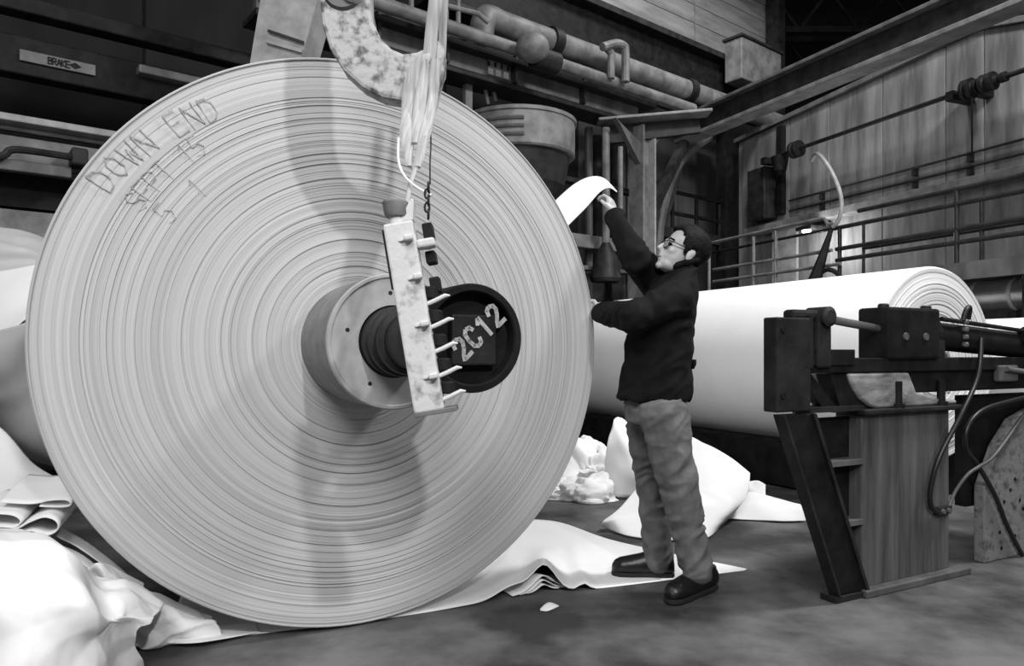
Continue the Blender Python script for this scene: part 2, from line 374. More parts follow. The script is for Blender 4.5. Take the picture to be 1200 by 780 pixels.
for i, (ch, px, py) in enumerate((('s2', 541, 408), ('sC', 554, 395), ('s1', 568, 382), ('s2', 580, 369))):
    o_ = hit(px, py, DC + NF * 0.037, A); mb = MB()
    glyph(mb, ch, o_ - ex * 0.016 - ey * 0.030, ex, ey, 0.060, 0.012, NF, 0.002)
    mb.build('stencil_character', 'stencil_white', dr, smooth=0)['label'] = 'white stencilled character'

# ================================================================== CRANE HOOK, SLING, PULLER BAR
HYD = 1.84; HK = 2.32
hk = thing('crane_hook', 'large worn crane hook with chipped paint, hanging above the roll', 'hook', P(450, 118, HK))
outer = [(372, -60), (374, 0), (377, 28), (386, 56), (402, 82), (424, 102), (448, 114), (472, 118), (494, 114), (511, 101), (520, 82), (521, 60), (517, 46)]
inner = [(508, 46), (500, 54), (488, 60), (472, 62), (458, 56), (446, 44), (437, 26), (433, 4), (432, -30), (432, -60)]
poly = [P(x, y, HK) for x, y in outer + inner]
MB().prism(poly, V((0, 0.085, 0))).build('hook_body', 'worn_paint', hk, smooth=0, bevel=0.012)
MB().lathe(P(401, -14, HK - 0.012), V((0, 1, 0)), [(0, 0.052), (0.0, 0.06), (0.02, 0.072), (0.10, 0.072), (0.11, 0.06)], 32).build('hook_eye', 'grey_steel', hk)
MB().lathe(P(412, -14, HK - 0.03), V((0, 1, 0)), [(0, 0.034), (0.03, 0.04), (0.05, 0.04)], 28).build('swivel_pin', 'white_paint', hk)
MB().obox(P(402, -60, HK), V((1, 0, 0)), V((0, 1, 0)), UP, -0.07, 0.07, -0.01, 0.095, 0, 0.5).build('shank', 'worn_paint', hk, smooth=0, bevel=0.01)
MB().obox(P(402, -60, HK), V((1, 0, 0)), V((0, 1, 0)), UP, -0.16, 0.16, -0.08, 0.16, 0.5, 1.0).build('hook_block', 'dark_steel', hk, smooth=0, bevel=0.03)
sl = thing('lifting_sling', 'frayed pale canvas sling looped over the crane hook', 'sling', P(500, 240, HYD - 0.02))
def strand(pts, r, name, m='canvas', flat=0.45, n=12, segs=28, par=sl):
    pp = spline([P(x, y, (HK if y < 70 else HK + (HYD - HK) * min(1, (y - 70) / 165.0)) + d) for x, y, d in pts], segs); rr = r
    if isinstance(r, (list, tuple)):
        rr = [x.x for x in spline([V((q, 0, 0)) for q in r], segs)]
    mb = MB().tube(pp, rr, n, flat, hint=V((0, 1, 0))); rn = random.Random(len(pts) * 7 + int(pts[0][0]))
    return mb.build(name, m, par, smooth=60)
strand([(512, -40, .0), (510, 0, -.02), (506, 34, -.008), (503, 68, -.007), (498, 90, .040)], [0.0206, 0.0206, 0.0206, 0.0206, 0.0150], 'upper_strap')
strand([(521, -10, .12), (519, 30, .11), (518, 62, .092), (515, 95, .19), (509, 120, .245), (503, 142, .15), (498, 168, .06)], [0.0137, 0.0137, 0.0137, 0.0150, 0.0100], 'back_strap')
strand([(505, 66, -.018), (493, 74, -.016), (485, 96, .036), (482, 118, .088), (480, 140, .05), (477, 165, -.01), (480, 195, -.02)], [0.0125, 0.0250, 0.0300, 0.0275, 0.0225, 0.0075], 'fold')
strand([(510, 70, -.016), (507, 96, .042), (504, 118, .09), (501, 140, .045), (496, 165, -.02), (489, 196, -.03)], [0.0150, 0.0225, 0.0213, 0.0175, 0.0100], 'fold')
strand([(500, 70, -.034), (495, 100, .030), (490, 135, .03), (486, 168, -.025)], [0.0075, 0.0175, 0.0175, 0.0100], 'fold')
strand([(498, 160, -.03), (490, 188, -.03), (481, 214, -.02), (476, 242, -.015)], [.008, .007, .006, .007], 'tail_strap')
strand([(467, 162, -.035), (467, 188, -.04), (474, 206, -.045), (488, 219, -.05), (506, 229, -.05)], .0032, 'tie_cord', 'cord_white', 1.0)
wi = strand([(503, 138, .045), (505, 165, -.005), (504, 190, -.025), (504, 215, -.03)], .0022, 'wire', 'dark_steel', 1.0)
ch = MB()
for k in range(5):
    c_ = P(502 - (k % 2) * 1.5, 219 + k * 8, HYD - 0.03); tl = [c_ + V((math.cos(a) * 0.006 if k % 2 else 0, 0 if k % 2 else math.cos(a) * 0.006, math.sin(a) * 0.012)) for a in [i * math.pi / 6 for i in range(12)]]
    MB().tube(tl, 0.0028, 6, closed=True).build('chain_link', 'dark_steel', sl, smooth=60)
# bar with lugs and pins
b0 = P(469, 264, HYD); b1 = P(505, 481, HYD)
bd = (b1 - b0).normalized(); br = bd.cross(V((0, 1, 0))).normalized()
if br.x < 0: br = -br
bl = (b1 - b0).length; fw = V((0, -1, 0))
pu = thing('puller_bar', 'white painted lifting bar with lugs and side pins hanging from the sling', 'lifting bar', b1)
MB().obox(b0, br, bd, fw, -0.037, 0.039, 0, bl, 0, 0.05).build('bar_body', 'white_paint', pu, smooth=0, bevel=0.006)
MB().prism([b0 + br * x + bd * y for x, y in ((0.0, 0.0), (0.039, 0.0), (0.050, -0.05), (0.042, -0.055))], fw * 0.04).build('top_ear', 'white_paint', pu, smooth=0, bevel=0.003)
MB().obox(b0, br, bd, fw, -0.044, -0.037, 0.01, 0.16, 0.0, 0.03).build('edge_strip', 'dark_steel', pu, smooth=0)
cap = MB().lathe(b0 + fw * 0.02 - bd * 0.058, bd, [(0, 0.030), (0.004, 0.033), (0.034, 0.033), (0.04, 0.03)], 28).build('end_cap', 'mid_steel', pu)
MB().lathe(b0 + fw * 0.02 - bd * 0.02, bd, [(0, 0.022), (0.025, 0.024)], 24).build('neck', 'white_paint', pu)
for i, (x, y) in enumerate(((477, 279), (488, 324), (496, 379), (506, 440))):
    c_ = P(x, y, HYD - 0.05)
    lg = MB().obox(c_, br, bd, fw, -0.006, 0.016, -0.006, 0.008, -0.002, 0.022).build('lug', 'white_paint', pu, smooth=0, bevel=0.004)
    MB().obox(c_, br, bd, fw, -0.020, -0.006, 0.000, 0.005, -0.001, 0.006).build('weld', 'white_paint', lg, smooth=0)
for i, y in enumerate((360, 387, 415, 443, 470)):
    f = (y - 264) / 217.0; c_ = b0 + bd * (bl * f) + br * 0.036 + fw * 0.03
    MB().tube([c_, c_ + br * 0.025 - bd * 0.006, c_ + br * 0.05 - bd * 0.014, c_ + br * 0.062 - bd * 0.012], [0.0055, 0.006, 0.0055, 0.002], 8).build('pin', 'white_paint', pu)
    MB().lathe(c_ - bd * 0.044 + br * 0.014 - fw * 0.02, bd, [(0, 0.018), (0.004, 0.022), (0.028, 0.022), (0.032, 0.018)], 20).build('chain_roller', 'black_steel', pu)
for x, y, hh in ((503, 274, 0.052), (506, 302, 0.032), (511, 334, 0.040)):
    MB().obox(P(x, y, HYD), br, bd, fw, -0.014, 0.012, -hh / 2, hh / 2, -0.03, 0.02).build('chain_plate', 'black_steel', pu, smooth=0, bevel=0.004)
MB().obox(P(500, 288, HYD), br, bd, fw, -0.02, 0.026, -0.012, 0.01, 0.0, 0.05).build('guide_block', 'white_paint', pu, smooth=0, bevel=0.006)
MB().obox(b0 + bd * bl, br, bd, fw, -0.037, 0.07, -0.004, 0.008, -0.01, 0.05).build('foot_plate', 'mid_steel', pu, smooth=0, bevel=0.002)

# ================================================================== SECOND ROLL, CRADLE, THIRD ROLL
def side_roll(face, R_, L_, name, label, mface, seed):
    t = thing(name, label, 'paper roll', face - UP * R_)
    rn = random.Random(seed); pr = [(-L_, 0.1), (-L_, R_ - 0.003), (-0.03, R_), (-0.012, R_ - 0.006), (0, R_ - 0.02)]; r = R_ - 0.02
    while r > 0.12:
        q = rn.uniform(0.008, 0.03); d = rn.uniform(-0.006, 0.006) + 0.01 * math.sin(r * 14); pr += [(d, r), (d, max(r - q, 0.11))]; r -= q
    pr += [(0, 0.1)]
    wd = MB().lathe(face, NF, pr, 112).build('wound_paper', mface, t, smooth=28, frame=FR, origin=face)
    wd.data.materials.append(MATS['paper'])
    for p in wd.data.polygons:
        c = p.center
        if math.hypot(c.x, c.y) > R_ - 0.007 and c.z < -0.009: p.material_index = 1
    MB().lathe(face, NF, [(-0.2, 0.1), (0.05, 0.1), (0.05, 0.082), (-0.05, 0.08)], 32).build('core', 'core_side', t)
    return t
C2 = P(1098, 426, 5.58); R2 = 0.752
side_roll(C2, R2, 4.45, 'paper_roll', 'long white paper roll lying on a dark cradle behind the man', 'paper_edge_far', 8)
ck = thing('roll_cradle', 'low dark steel cradle under the long white paper roll', 'cradle', (C2.x, C2.y, 0))
zt = C2.z - R2 - 0.004
for s_ in (-1, 1):
    MB().obox(C2 * 1 - UP * C2.z, U, A, UP, s_ * 0.42 - 0.1, s_ * 0.42 + 0.1, 0.15, 4.3, 0.0, zt + 0.076).build('cradle_rail', 'black_steel', ck, smooth=0, bevel=0.01)
for k in range(5):
    MB().obox(C2 - UP * C2.z, U, A, UP, -0.32, 0.32, 0.3 + k * 0.95, 0.42 + k * 0.95, 0.0, zt).build('cross_beam', 'black_steel', ck, smooth=0)
MB().obox(C2 - UP * C2.z, U, A, UP, -0.56, -0.525, 0.15, 4.3, 0.02, zt + 0.06).build('side_plate', 'black_steel', ck, smooth=0)
C3 = P(1236, 434, 6.3)
side_roll(C3, 0.47, 3.0, 'paper_roll', 'smaller white paper roll past the end of the long roll', 'paper_edge_far', 3)
c3k = MB().obox(C3 - UP * C3.z, U, A, UP, -0.2, 0.2, 0.2, 2.8, 0.0, C3.z - 0.47 - 0.003)
tag(c3k.build('support_block', 'black_steel', smooth=0, bevel=0.01), 'dark block carrying the smaller white paper roll', 'support')

# ================================================================== HYDRAULIC STAND (right)
MO = V((1.675, 3.464, 0))
def M(p, q, z): return MO + U * p + A * q + UP * z
def mbox(p0, p1, q0, q1, z0, z1): return MB().obox(MO, U, A, UP, p0, p1, q0, q1, z0, z1)
hs = thing('hydraulic_stand', 'black hydraulic roll stand with streaked rusty pedestal and slanted leg', 'machine', MO)
mbox(0, 0.69, 0, 0.15, 0.03, 0.862).build('pedestal', 'rusty_plate', hs, smooth=0, bevel=0.008)
mbox(-0.03, 0.80, -0.05, 0.02, 0.0, 0.035).build('base_plank', 'grey_steel', hs, smooth=0, bevel=0.006)
mbox(-0.22, 0.72, -0.03, 0.06, 0.0, 0.03).build('base_plate', 'dark_steel', hs, smooth=0, bevel=0.004)
MB().prism([M(-0.55, -0.02, 0.885), M(-0.375, -0.02, 0.885), M(-0.005, -0.02, 0.03), M(-0.19, -0.02, 0.03)], A * 0.05).build('slanted_leg', 'black_steel', hs, smooth=0, bevel=0.006)
MB().prism([M(-0.375, -0.035, 0.885), M(-0.355, -0.035, 0.885), M(0.012, -0.035, 0.03), M(-0.008, -0.035, 0.03)], A * 0.12).build('leg_flange', 'dark_steel', hs, smooth=0)
MB().prism([M(-0.565, -0.035, 0.885), M(-0.55, -0.035, 0.885), M(-0.185, -0.035, 0.03), M(-0.20, -0.035, 0.03)], A * 0.06).build('leg_flange', 'dark_steel', hs, smooth=0)
MB().prism([M(-0.36, 0.07, 0.85), M(0.0, 0.07, 0.85), M(0.0, 0.07, 0.03)], A * 0.02).build('web_plate', 'black_steel', hs, smooth=0)
for y, p0 in ((478, -0.37), (541, -0.235), (612, -0.11)):
    z = 1.16 - (y - HY) / F * 3.44
    mbox(p0, 0.0, -0.01, 0.07, z - 0.012, z + 0.012).build('stiffener', 'grey_steel' if y > 500 else 'dark_steel', hs, smooth=0)
pl = mbox(-0.60, -0.385, -0.03, 0.05, 0.897, 1.316).build('face_plate', 'dark_steel', hs, smooth=0, bevel=0.008)
for z in (0.97, 1.26):
    MB().lathe(M(-0.565, -0.03, z), -A, [(0, 0.014), (0.008, 0.013)], 12).build('bolt', 'black_steel', pl)
mbox(-0.385, -0.36, -0.02, 0.06, 1.09, 1.33).build('lug_plate', 'dark_steel', hs, smooth=0)
mbox(-0.325, -0.235, -0.02, 0.06, 1.09, 1.33).build('lug_plate', 'dark_steel', hs, smooth=0, bevel=0.01)
mbox(-0.47, -0.26, -0.01, 0.06, 1.31, 1.355).build('cross_lug', 'dark_steel', hs, smooth=0, bevel=0.015)
MB().lathe(M(-0.275, -0.05, 1.325), A, [(0, 0.03), (0.01, 0.046), (0.12, 0.046), (0.13, 0.03)], 24).build('pivot_boss', 'dark_steel', hs)
mbox(-0.385, -0.06, -0.01, 0.07, 1.10, 1.175).build('arm_step', 'black_steel', hs, smooth=0, bevel=0.004)
mbox(-0.385, 1.5, 0.0, 0.12, 1.065, 1.135).build('slide_rail', 'black_steel', hs, smooth=0, bevel=0.006)
MB().prism([M(-0.39, 0.03, 1.06), M(-0.35, 0.03, 1.09), M(-0.115, 0.03, 0.885), M(-0.22, 0.03, 0.885)], A * 0.05).build('diagonal_brace', 'black_steel', hs, smooth=0)
MB().prism([M(-0.20, 0.02, 1.06), M(-0.06, 0.02, 1.06), M(-0.02, 0.02, 0.95), M(0.08, 0.02, 0.885), M(-0.12, 0.02, 0.885)], A * 0.08).build('knee_plate', 'black_steel', hs, smooth=0)
MB().prism([M(-0.09, 0.0, 1.062), M(-0.06, 0.0, 1.0), M(-0.01, 0.0, 0.94), M(0.05, 0.0, 0.905), M(0.12, 0.0, 0.887), M(0.76, 0.0, 0.887), M(0.76, 0.0, 0.912), M(0.6, 0.0, 0.925), M(0.42, 0.0, 0.96), M(0.36, 0.0, 1.062)], A * 0.3 - A * 0.02).build('casting', 'cast_bed', hs, smooth=40, bevel=0.015)
mbox(-0.02, 0.78, -0.035, 0.33, 0.862, 0.888).build('bed_plate', 'dark_steel', hs, smooth=0, bevel=0.008)
for p in (0.27, 0.62):
    bo = MB().lathe(M(p, 0.0, 0.888), UP, [(0, 0.032), (0.02, 0.032), (0.022, 0.02), (0.13, 0.02)], 16).build('anchor_bolt', 'black_steel', hs)
    MB().lathe(M(p + 0.012, -0.03, 0.955), -A, [(0, 0.008), (0.006, 0.007)], 8).build('nut', 'pale_steel', bo)
cb = mbox(0.18, 0.585, -0.02, 0.16, 1.125, 1.385).build('cylinder_head', 'black_steel', hs, smooth=0, bevel=0.015)
for p in (0.215, 0.555):
    MB().lathe(M(p, 0.04, 1.378), UP, [(0, 0.026), (0.02, 0.026), (0.026, 0.018)], 14).build('cap_bolt', 'dark_steel', cb)
for p in (0.30, 0.46):
    MB().lathe(M(p, -0.02, 1.24), -A, [(0, 0.02), (0.008, 0.018)], 14).build('port_plug', 'grey_steel', cb)
MB().prism([M(0.585, 0.0, 1.375), M(0.66, 0.0, 1.26), M(0.66, 0.0, 1.13), M(0.585, 0.0, 1.13)], A * 0.14).build('head_flange', 'dark_steel', hs, smooth=0, bevel=0.008)
MB().tube([M(-0.27, 0.03, 1.325), M(0.22, 0.05, 1.275)], 0.02, 20).build('piston_rod', 'shiny_steel', hs)
MB().tube([M(0.55, 0.07, 1.255), M(1.7, 0.07, 1.19)], 0.074, 28).build('hydraulic_cylinder', 'black_steel', hs)
MB().tube([M(0.62, 0.0, 1.335), M(1.7, 0.0, 1.262)], 0.012, 12).build('tie_rod', 'dark_steel', hs)
MB().lathe(M(1.36, -0.02, 1.25), U, [(0, 0.03), (0.02, 0.06), (0.16, 0.06), (0.18, 0.04)], 20).build('cylinder_cap', 'black_steel', hs)
mbox(0.36, 1.8, 0.02, 0.3, 0.955, 1.13).build('carriage', 'black_steel', hs, smooth=0, bevel=0.01)
mbox(1.12, 1.3, -0.02, 0.02, 1.0, 1.09).build('valve_block', 'grey_steel', hs, smooth=0, bevel=0.01)
MB().tube([M(1.16, -0.03, 1.07), M(1.5, -0.03, 1.04)], 0.014, 10).build('valve_stem', 'mid_steel', hs)
for z in (1.31, 1.27, 1.23, 1.19):
    MB().lathe(M(0.82, -0.005, z), UP, [(0, 0.012), (0.006, 0.018), (0.02, 0.018), (0.026, 0.012)], 12).build('hose_fitting', 'grey_steel', hs)
MB().tube(spline([M(0.80, -0.005, 1.33), M(0.82, -0.01, 1.385), M(0.87, 0.0, 1.40), M(0.89, 0.02, 1.34)], 14), 0.013, 8).build('pipe_bend', 'dark_steel', hs)
rp = thing('roll_stand_foot', 'speckled grey foot of the stand with bolt holes, next to the streaked pedestal', 'machine', M(1.06, 0.03, 0))
f_ = MB().prism([M(1.06, 0.03, 0), M(1.9, 0.03, 0), M(1.9, 0.03, 0.93), M(1.36, 0.03, 0.78), M(1.20, 0.03, 0.64), M(1.06, 0.03, 0.42)], A * 0.06).build('foot_plate', 'speckled', rp, smooth=0, bevel=0.008)
MB().prism([M(1.02, 0.11, 0.3), M(1.9, 0.11, 0.3), M(1.9, 0.11, 0.92), M(1.02, 0.11, 0.92)], A * 0.06).build('back_plate', 'black_steel', rp, smooth=0)
rn = random.Random(3)
for k in range(14):
    p = rn.uniform(1.10, 1.5); z = rn.uniform(0.05, 0.5)
    MB().lathe(M(p, 0.031, z), -A, [(0, 0.011), (0.003, 0.011)], 10).build('bolt_hole', 'black_steel', f_)
def hose(pts, r, label, m='rubber'):
    return tag(MB().tube(spline(pts, 40), r, 8).build('hydraulic_hose', m, smooth=60), label, 'hose')
def Mq(x, y, q): return hit(x, y, MO + A * q, A)
hose([Mq(1150, 396, -0.03), Mq(1146, 440, -0.05), Mq(1126, 486, -0.08), Mq(1101, 535, -0.06), Mq(1091, 570, -0.04), Mq(1091, 592, -0.03), Mq(1099, 600, -0.02)], 0.013, 'thick black hose hanging down the front of the streaked pedestal')
hose([Mq(1240, 456, 0.0), Mq(1190, 468, -0.02), Mq(1152, 480, -0.03), Mq(1134, 500, -0.03), Mq(1132, 525, -0.02), Mq(1146, 545, 0.0), Mq(1166, 580, 0.01), Mq(1180, 615, 0.01), Mq(1198, 650, 0.01)], 0.012, 'black hose arching beside the pedestal and down over the speckled foot')
hose([Mq(1112, 594, -0.015), Mq(1120, 575, -0.01), Mq(1134, 556, -0.02), Mq(1148, 546, -0.028), Mq(1164, 535, -0.016), Mq(1190, 500, 0.01), Mq(1210, 470, 0.01)], 0.009, 'thin grey hose from the pedestal fitting up to the speckled foot', 'grey_steel')
ft = thing('hose_coupling', 'small dark hose coupling bolted low on the streaked pedestal', 'coupling', Mq(1102, 602, 0))
MB().obox(Mq(1102, 597, 0), U, A, UP, -0.055, 0.055, -0.03, 0.0, -0.02, 0.022).build('coupling_block', 'dark_steel', ft, smooth=0, bevel=0.006)
for p in (-0.03, 0.02):
    MB().lathe(Mq(1102, 597, 0) + U * p - A * 0.03, -A, [(0, 0.014), (0.012, 0.012)], 10).build('nut', 'grey_steel', ft)

# ================================================================== MACHINE SIDE BEHIND (plane B)
def bbeam(x0, ya, yb, x1, off, th):
    a = B(x0, ya, off); z1 = a.z; z0 = B(x0, yb, off).z; t0 = bt(a); t1 = bt(B(x1, 200, off))
    return MB().obox(OB + NB * off, VB, NB, UP, t0, t1, -th, 0, z0, z1)
# frame beam with tray, flanges and plate
fb = thing('frame_beam', 'long grey machine frame beam sloping away behind the crane hook', 'beam', B(540, 84, 0.6))
def bb(par, name, m, x0, ya, yb, x1, off, th, bevel=0.01): return bbeam(x0, ya, yb, x1, off, th).build(name, m, par, smooth=0, bevel=bevel)
def yl(y540, x): return HY - (HY - y540) * (1660 - x) / 1120.0     # row of a line of plane B, given its row at x = 540
bb(fb, 'web', 'grey_steel', 300, yl(53, 300), yl(80, 300), 748, 0.6, 0.1)
bb(fb, 'bottom_flange', 'dark_steel', 300, yl(80, 300), yl(86, 300), 748, 0.75, 0.4)
bb(fb, 'top_flange', 'dark_steel', 300, yl(47, 300), yl(53, 300), 770, 0.75, 0.4)
bb(fb, 'upper_web', 'dark_steel', 300, yl(40, 300), yl(47, 300), 790, 0.62, 0.1)
for x in (440, 520, 600, 680):
    c_ = B(x, yl(66, x), 0.6); MB().obox(c_, VB, NB, UP, -0.02, 0.02, 0, 0.1, -0.16, 0.18).build('rib', 'dark_steel', fb, smooth=0)
pz = B(540, 36, 0.95); tp0 = bt(B(300, 60, 0.95)); tp1 = bt(B(812, 120, 0.95))
rl = tag(MB().tube([BT(tp0, pz.z, 0.95), BT(tp1, pz.z, 0.95)], 0.075, 16).build('steam_pipe', 'mid_steel'), 'straight pale pipe running along the top of the frame beam', 'pipe')
# big pipe with elbow
bp = thing('steam_pipe', 'thick grey pipe with bent end above the frame beam', 'pipe', B(700, 60, 0.5))
z_ = B(800, 104, 0.6).z; ta = bt(B(585, 25, 0.6)); tb_ = bt(B(912, 140, 0.6))
MB().tube([BT(ta, z_, 0.6), BT(tb_, z_, 0.6)], 0.15, 20).build('pipe_run', 'mid_steel', bp)
MB().tube(spline([BT(ta + 0.02, z_, 0.6), BT(ta - 0.2, z_, 0.62), BT(ta - 0.3, z_ - 0.12, 0.66), BT(ta - 0.32, B(540, 40, 0.62).z + 0.0, 0.66)], 14), 0.15, 20).build('elbow', 'mid_steel', bp)
for x in (648, 806):
    t = bt(B(x, 80, 0.6)); MB().tube([BT(t - 0.07, z_, 0.6), BT(t + 0.07, z_, 0.6)], 0.185, 20).build('pipe_flange', 'dark_steel', bp)
rs = thing('dome_valve', 'round pale domed valve cap on the frame beam', 'valve', B(625, 66, 1.21))
MB().ell(B(624, 56, 1.21), 0.2, 0.2, 0.17).build('dome', 'mid_steel', rs, smooth=180)
MB().lathe(B(626, 66, 1.16), VB, [(0, 0.13), (0.35, 0.13)], 20).build('neck', 'dark_steel', rs)
ub = thing('bent_pipe', 'thin pale pipe bent in an upturned U beside the thick pipe', 'pipe', B(725, 90, 1.0))
MB().tube(spline([B(716, 92, 1.05), B(716, 70, 1.05), B(716, 62, 1.05), B(708, 54, 1.05)], 12), 0.05, 10).build('leg', 'mid_steel', ub)
MB().tube(spline([B(706, 55, 1.1), B(722, 51, 1.1), B(731, 54, 1.1), B(733, 62, 1.1), B(733, 96, 1.1)], 18), 0.055, 10).build('leg', 'mid_steel', ub)
for k, (x, y0, y1) in enumerate(((460, -8, 10), (482, -8, 16), (523, -8, 33), (537, -8, 28))):
    tag(MB().tube([B(x, y0, 0.95), B(x, y1 + 4, 0.95)], 0.028, 8).build('rail_post', 'mid_steel'), 'thin upright post standing on the pipe above the frame beam', 'post', 'thin posts over the frame beam')
tag(MB().tube([B(520, 6, 0.97), B(560, 16, 0.97), B(572, 26, 0.97)], 0.03, 8).build('rail_bar', 'mid_steel'), 'thin bar joining the posts to the pipe elbow', 'bar')
# stencilled plate on the beam
sp = thing('number_plate', 'small stencilled plate on the web of the frame beam', 'plate', B(583, 90, 0.66))
q0 = B(571, 64, 0.62); q1 = B(597, 92, 0.62)
MB().obox(B(584, 80.5, 0.6), VB, NB, UP, -0.17, 0.17, 0, 0.02, -0.115, 0.115).build('plate', 'mid_steel', sp, smooth=0)
for k in range(3):
    c_ = B(575 + k * 9, 83.4 + k * 2.4, 0.618); MB().obox(c_, VB, NB, UP, -0.04, 0.035, 0, 0.008, -0.04, 0.035).build('stencil_mark', 'stencil_white', sp, smooth=0)
for k in range(4):
    c_ = B(573 + k * 7.5, 73.6 + k * 2.1, 0.618); MB().obox(c_, VB, NB, UP, -0.022, 0.012, 0, 0.008, -0.035, 0.022).build('stencil_mark', 'black_steel', sp, smooth=0)
# girder carrying the siding
gd = thing('runway_girder', 'deep dark girder below the pale board siding', 'girder', B(800, 105, 0.1))
def y8(y800, x): return HY - (HY - y800) * (1660 - x) / 860.0
bb(gd, 'web', 'black_steel', 500, y8(48, 500), y8(100, 500), 905, -0.1, 0.12)
bb(gd, 'top_flange', 'dark_steel', 500, y8(41, 500), y8(48, 500), 905, 0.1, 0.4)
bb(gd, 'bottom_flange', 'dark_steel', 500, y8(98, 500), y8(105, 500), 905, 0.1, 0.4)
eb = thing('junction_box', 'grey sheet box on the girder under the siding corner', 'box', B(873, 98, 0.25))
MB().obox(B(873, 80, 0.1), VB, NB, UP, -0.62, 0.62, 0, 0.35, -0.42, 0.30).build('box_body', 'mid_steel', eb, smooth=0, bevel=0.02)
MB().obox(B(873, 80, 0.1), VB, NB, UP, -0.66, 0.66, -0.02, 0.38, 0.30, 0.34).build('box_lid', 'dark_steel', eb, smooth=0)
tag(MB().obox(B(911, 40, -0.9), VB, NB, UP, -0.12, 0.14, -0.2, 0.1, -6.6, 4.0).build('corner_column', 'dark_steel', smooth=0), 'dark corner column at the end of the board siding', 'column')
# column with gussets and head beam
cz = B(753, 150, 0.9); kc = thing('steel_column', 'grey steel column with gusset bracket standing behind the man', 'column', (cz.x, cz.y, 0))
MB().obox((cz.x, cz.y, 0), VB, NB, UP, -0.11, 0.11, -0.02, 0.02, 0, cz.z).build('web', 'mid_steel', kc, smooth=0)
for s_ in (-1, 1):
    MB().obox((cz.x, cz.y, 0), VB, NB, UP, s_ * 0.12 - 0.018, s_ * 0.12 + 0.018, -0.13, 0.13, 0, cz.z).build('flange', 'pale_steel' if s_ > 0 else 'mid_steel', kc, smooth=0)  # right flange paler: its highlight is put into the colour
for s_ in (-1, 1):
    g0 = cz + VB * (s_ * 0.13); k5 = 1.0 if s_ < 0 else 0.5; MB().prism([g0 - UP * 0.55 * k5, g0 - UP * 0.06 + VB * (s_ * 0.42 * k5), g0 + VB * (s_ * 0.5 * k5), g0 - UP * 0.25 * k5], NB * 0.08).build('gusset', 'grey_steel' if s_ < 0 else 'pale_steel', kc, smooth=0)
hb = thing('head_beam', 'pale edged beam lying across the top of the steel column', 'beam', cz)
p0 = P(700, 143, cz.y - 0.2); p1 = P(832, 132, cz.y - 0.2)
MB().bar(p0, p1, 0.3, 0.04).build('top_plate', 'mid_steel', hb, smooth=0, bevel=0.01)
MB().bar(p0 + V((0.1, 0.2, -0.14)), p1 + V((-0.1, 0.2, -0.1)), 0.1, 0.24).build('web', 'dark_steel', hb, smooth=0)
# thin pipes left of the column
for k, (x, y0, y1, r, off, m) in enumerate(((710, 150, 288, 0.055, 0.7, 'mid_steel'), (727, 172, 245, 0.035, 1.1, 'mid_steel'), (737, 150, 262, 0.05, 0.3, 'grey_steel'), (690, 150, 300, 0.06, 0.2, 'grey_steel'), (700, 160, 300, 0.10, -0.2, 'dark_steel'), (722, 150, 300, 0.09, -0.3, 'dark_steel'))):
    p = B(x, y0, off); q = p.copy(); q.z = B(x, y1, off).z if k == 1 else 0
    if k == 0:
        e = p.copy(); e.z = B(x, 288, off).z
        o_ = thing('drain_pipe', 'pale upright pipe with dark funnel foot behind the raised hand', 'pipe', (p.x, p.y, 0))
        MB().tube([p, e], r, 12).build('pipe', m, o_); MB().lathe(e, -UP, [(-0.05, 0.05), (0.15, 0.16), (0.45, 0.22), (0.5, 0.2)], 16).build('funnel', 'dark_steel', o_)
    else:
        tag(MB().tube([p, q], r, 12).build('upright_pipe', m), ['', 'short thin pale upright pipe ending beside the steel column', 'grey upright pipe close to the steel column', 'grey upright pipe beyond the paper tail', 'wide dark upright pipe in the shade left of the column', 'dark upright pipe deep behind the short pale pipe'][k], 'pipe')
for x0, ya, yb, x1, off, m, lab in ((640, 268, 284, 742, 0.5, 'mid_steel', 'pale low machine beam behind the raised arm'), (650, 307, 312, 742, 0.5, 'mid_steel', 'thin pale rail below the raised sleeve'), (560, 318, 372, 800, 0.1, 'dark_steel', 'dark machine bed beam behind the jacket'), (660, 205, 211, 748, 0.6, 'dark_steel', 'thin dark cross rail behind the paper tail')):
    tag(bbeam(x0, ya, yb, x1, off, 0.15).build('machine_rail', m, smooth=0, bevel=0.01), lab, 'beam')
tag(bbeam(560, 372, 440, 800, 0.1, 0.15).build('machine_plinth', 'black_steel', smooth=0), 'black machine plinth in the shade behind the jacket', 'plinth')
# drum vat
vc = B(607, 180, 1.0); vt = thing('vat', 'round dark vat with pale banded rim beside the roll', 'vat', (vc.x, vc.y, 0))
k_ = vc.y / F
zt_ = H + (HY - 150) * k_; zr = H + (HY - 185) * k_; zb2 = H + (HY - 232) * k_
MB().lathe((vc.x, vc.y, 0), UP, [(zb2, 0.42), (zb2 + 0.12, 0.55), (zr - 0.02, 0.62), (zr, 0.60)], 40).build('bowl', 'dark_steel', vt)
MB().lathe((vc.x, vc.y, 0), UP, [(zr - 0.02, 0.66), (zr, 0.68), (zt_, 0.68), (zt_ + 0.01, 0.70), (zt_ + 0.05, 0.70), (zt_ + 0.05, 0.6)], 40).build('rim_band', 'mid_steel', vt)
for f in (0.25, 0.5, 0.75):
    z = zr + (zt_ - zr) * f; p = V((vc.x, vc.y, z)); pp = [p + V((math.cos(a), math.sin(a), 0)) * 0.69 for a in [math.radians(-160 + 75 * i / 10) for i in range(11)]]
    MB().tube(pp, 0.022, 6).build('hoop', 'grey_steel', vt)
MB().lathe((vc.x, vc.y, 0), UP, [(0, 0.3), (zb2, 0.3)], 24).build('pedestal', 'black_steel', vt)
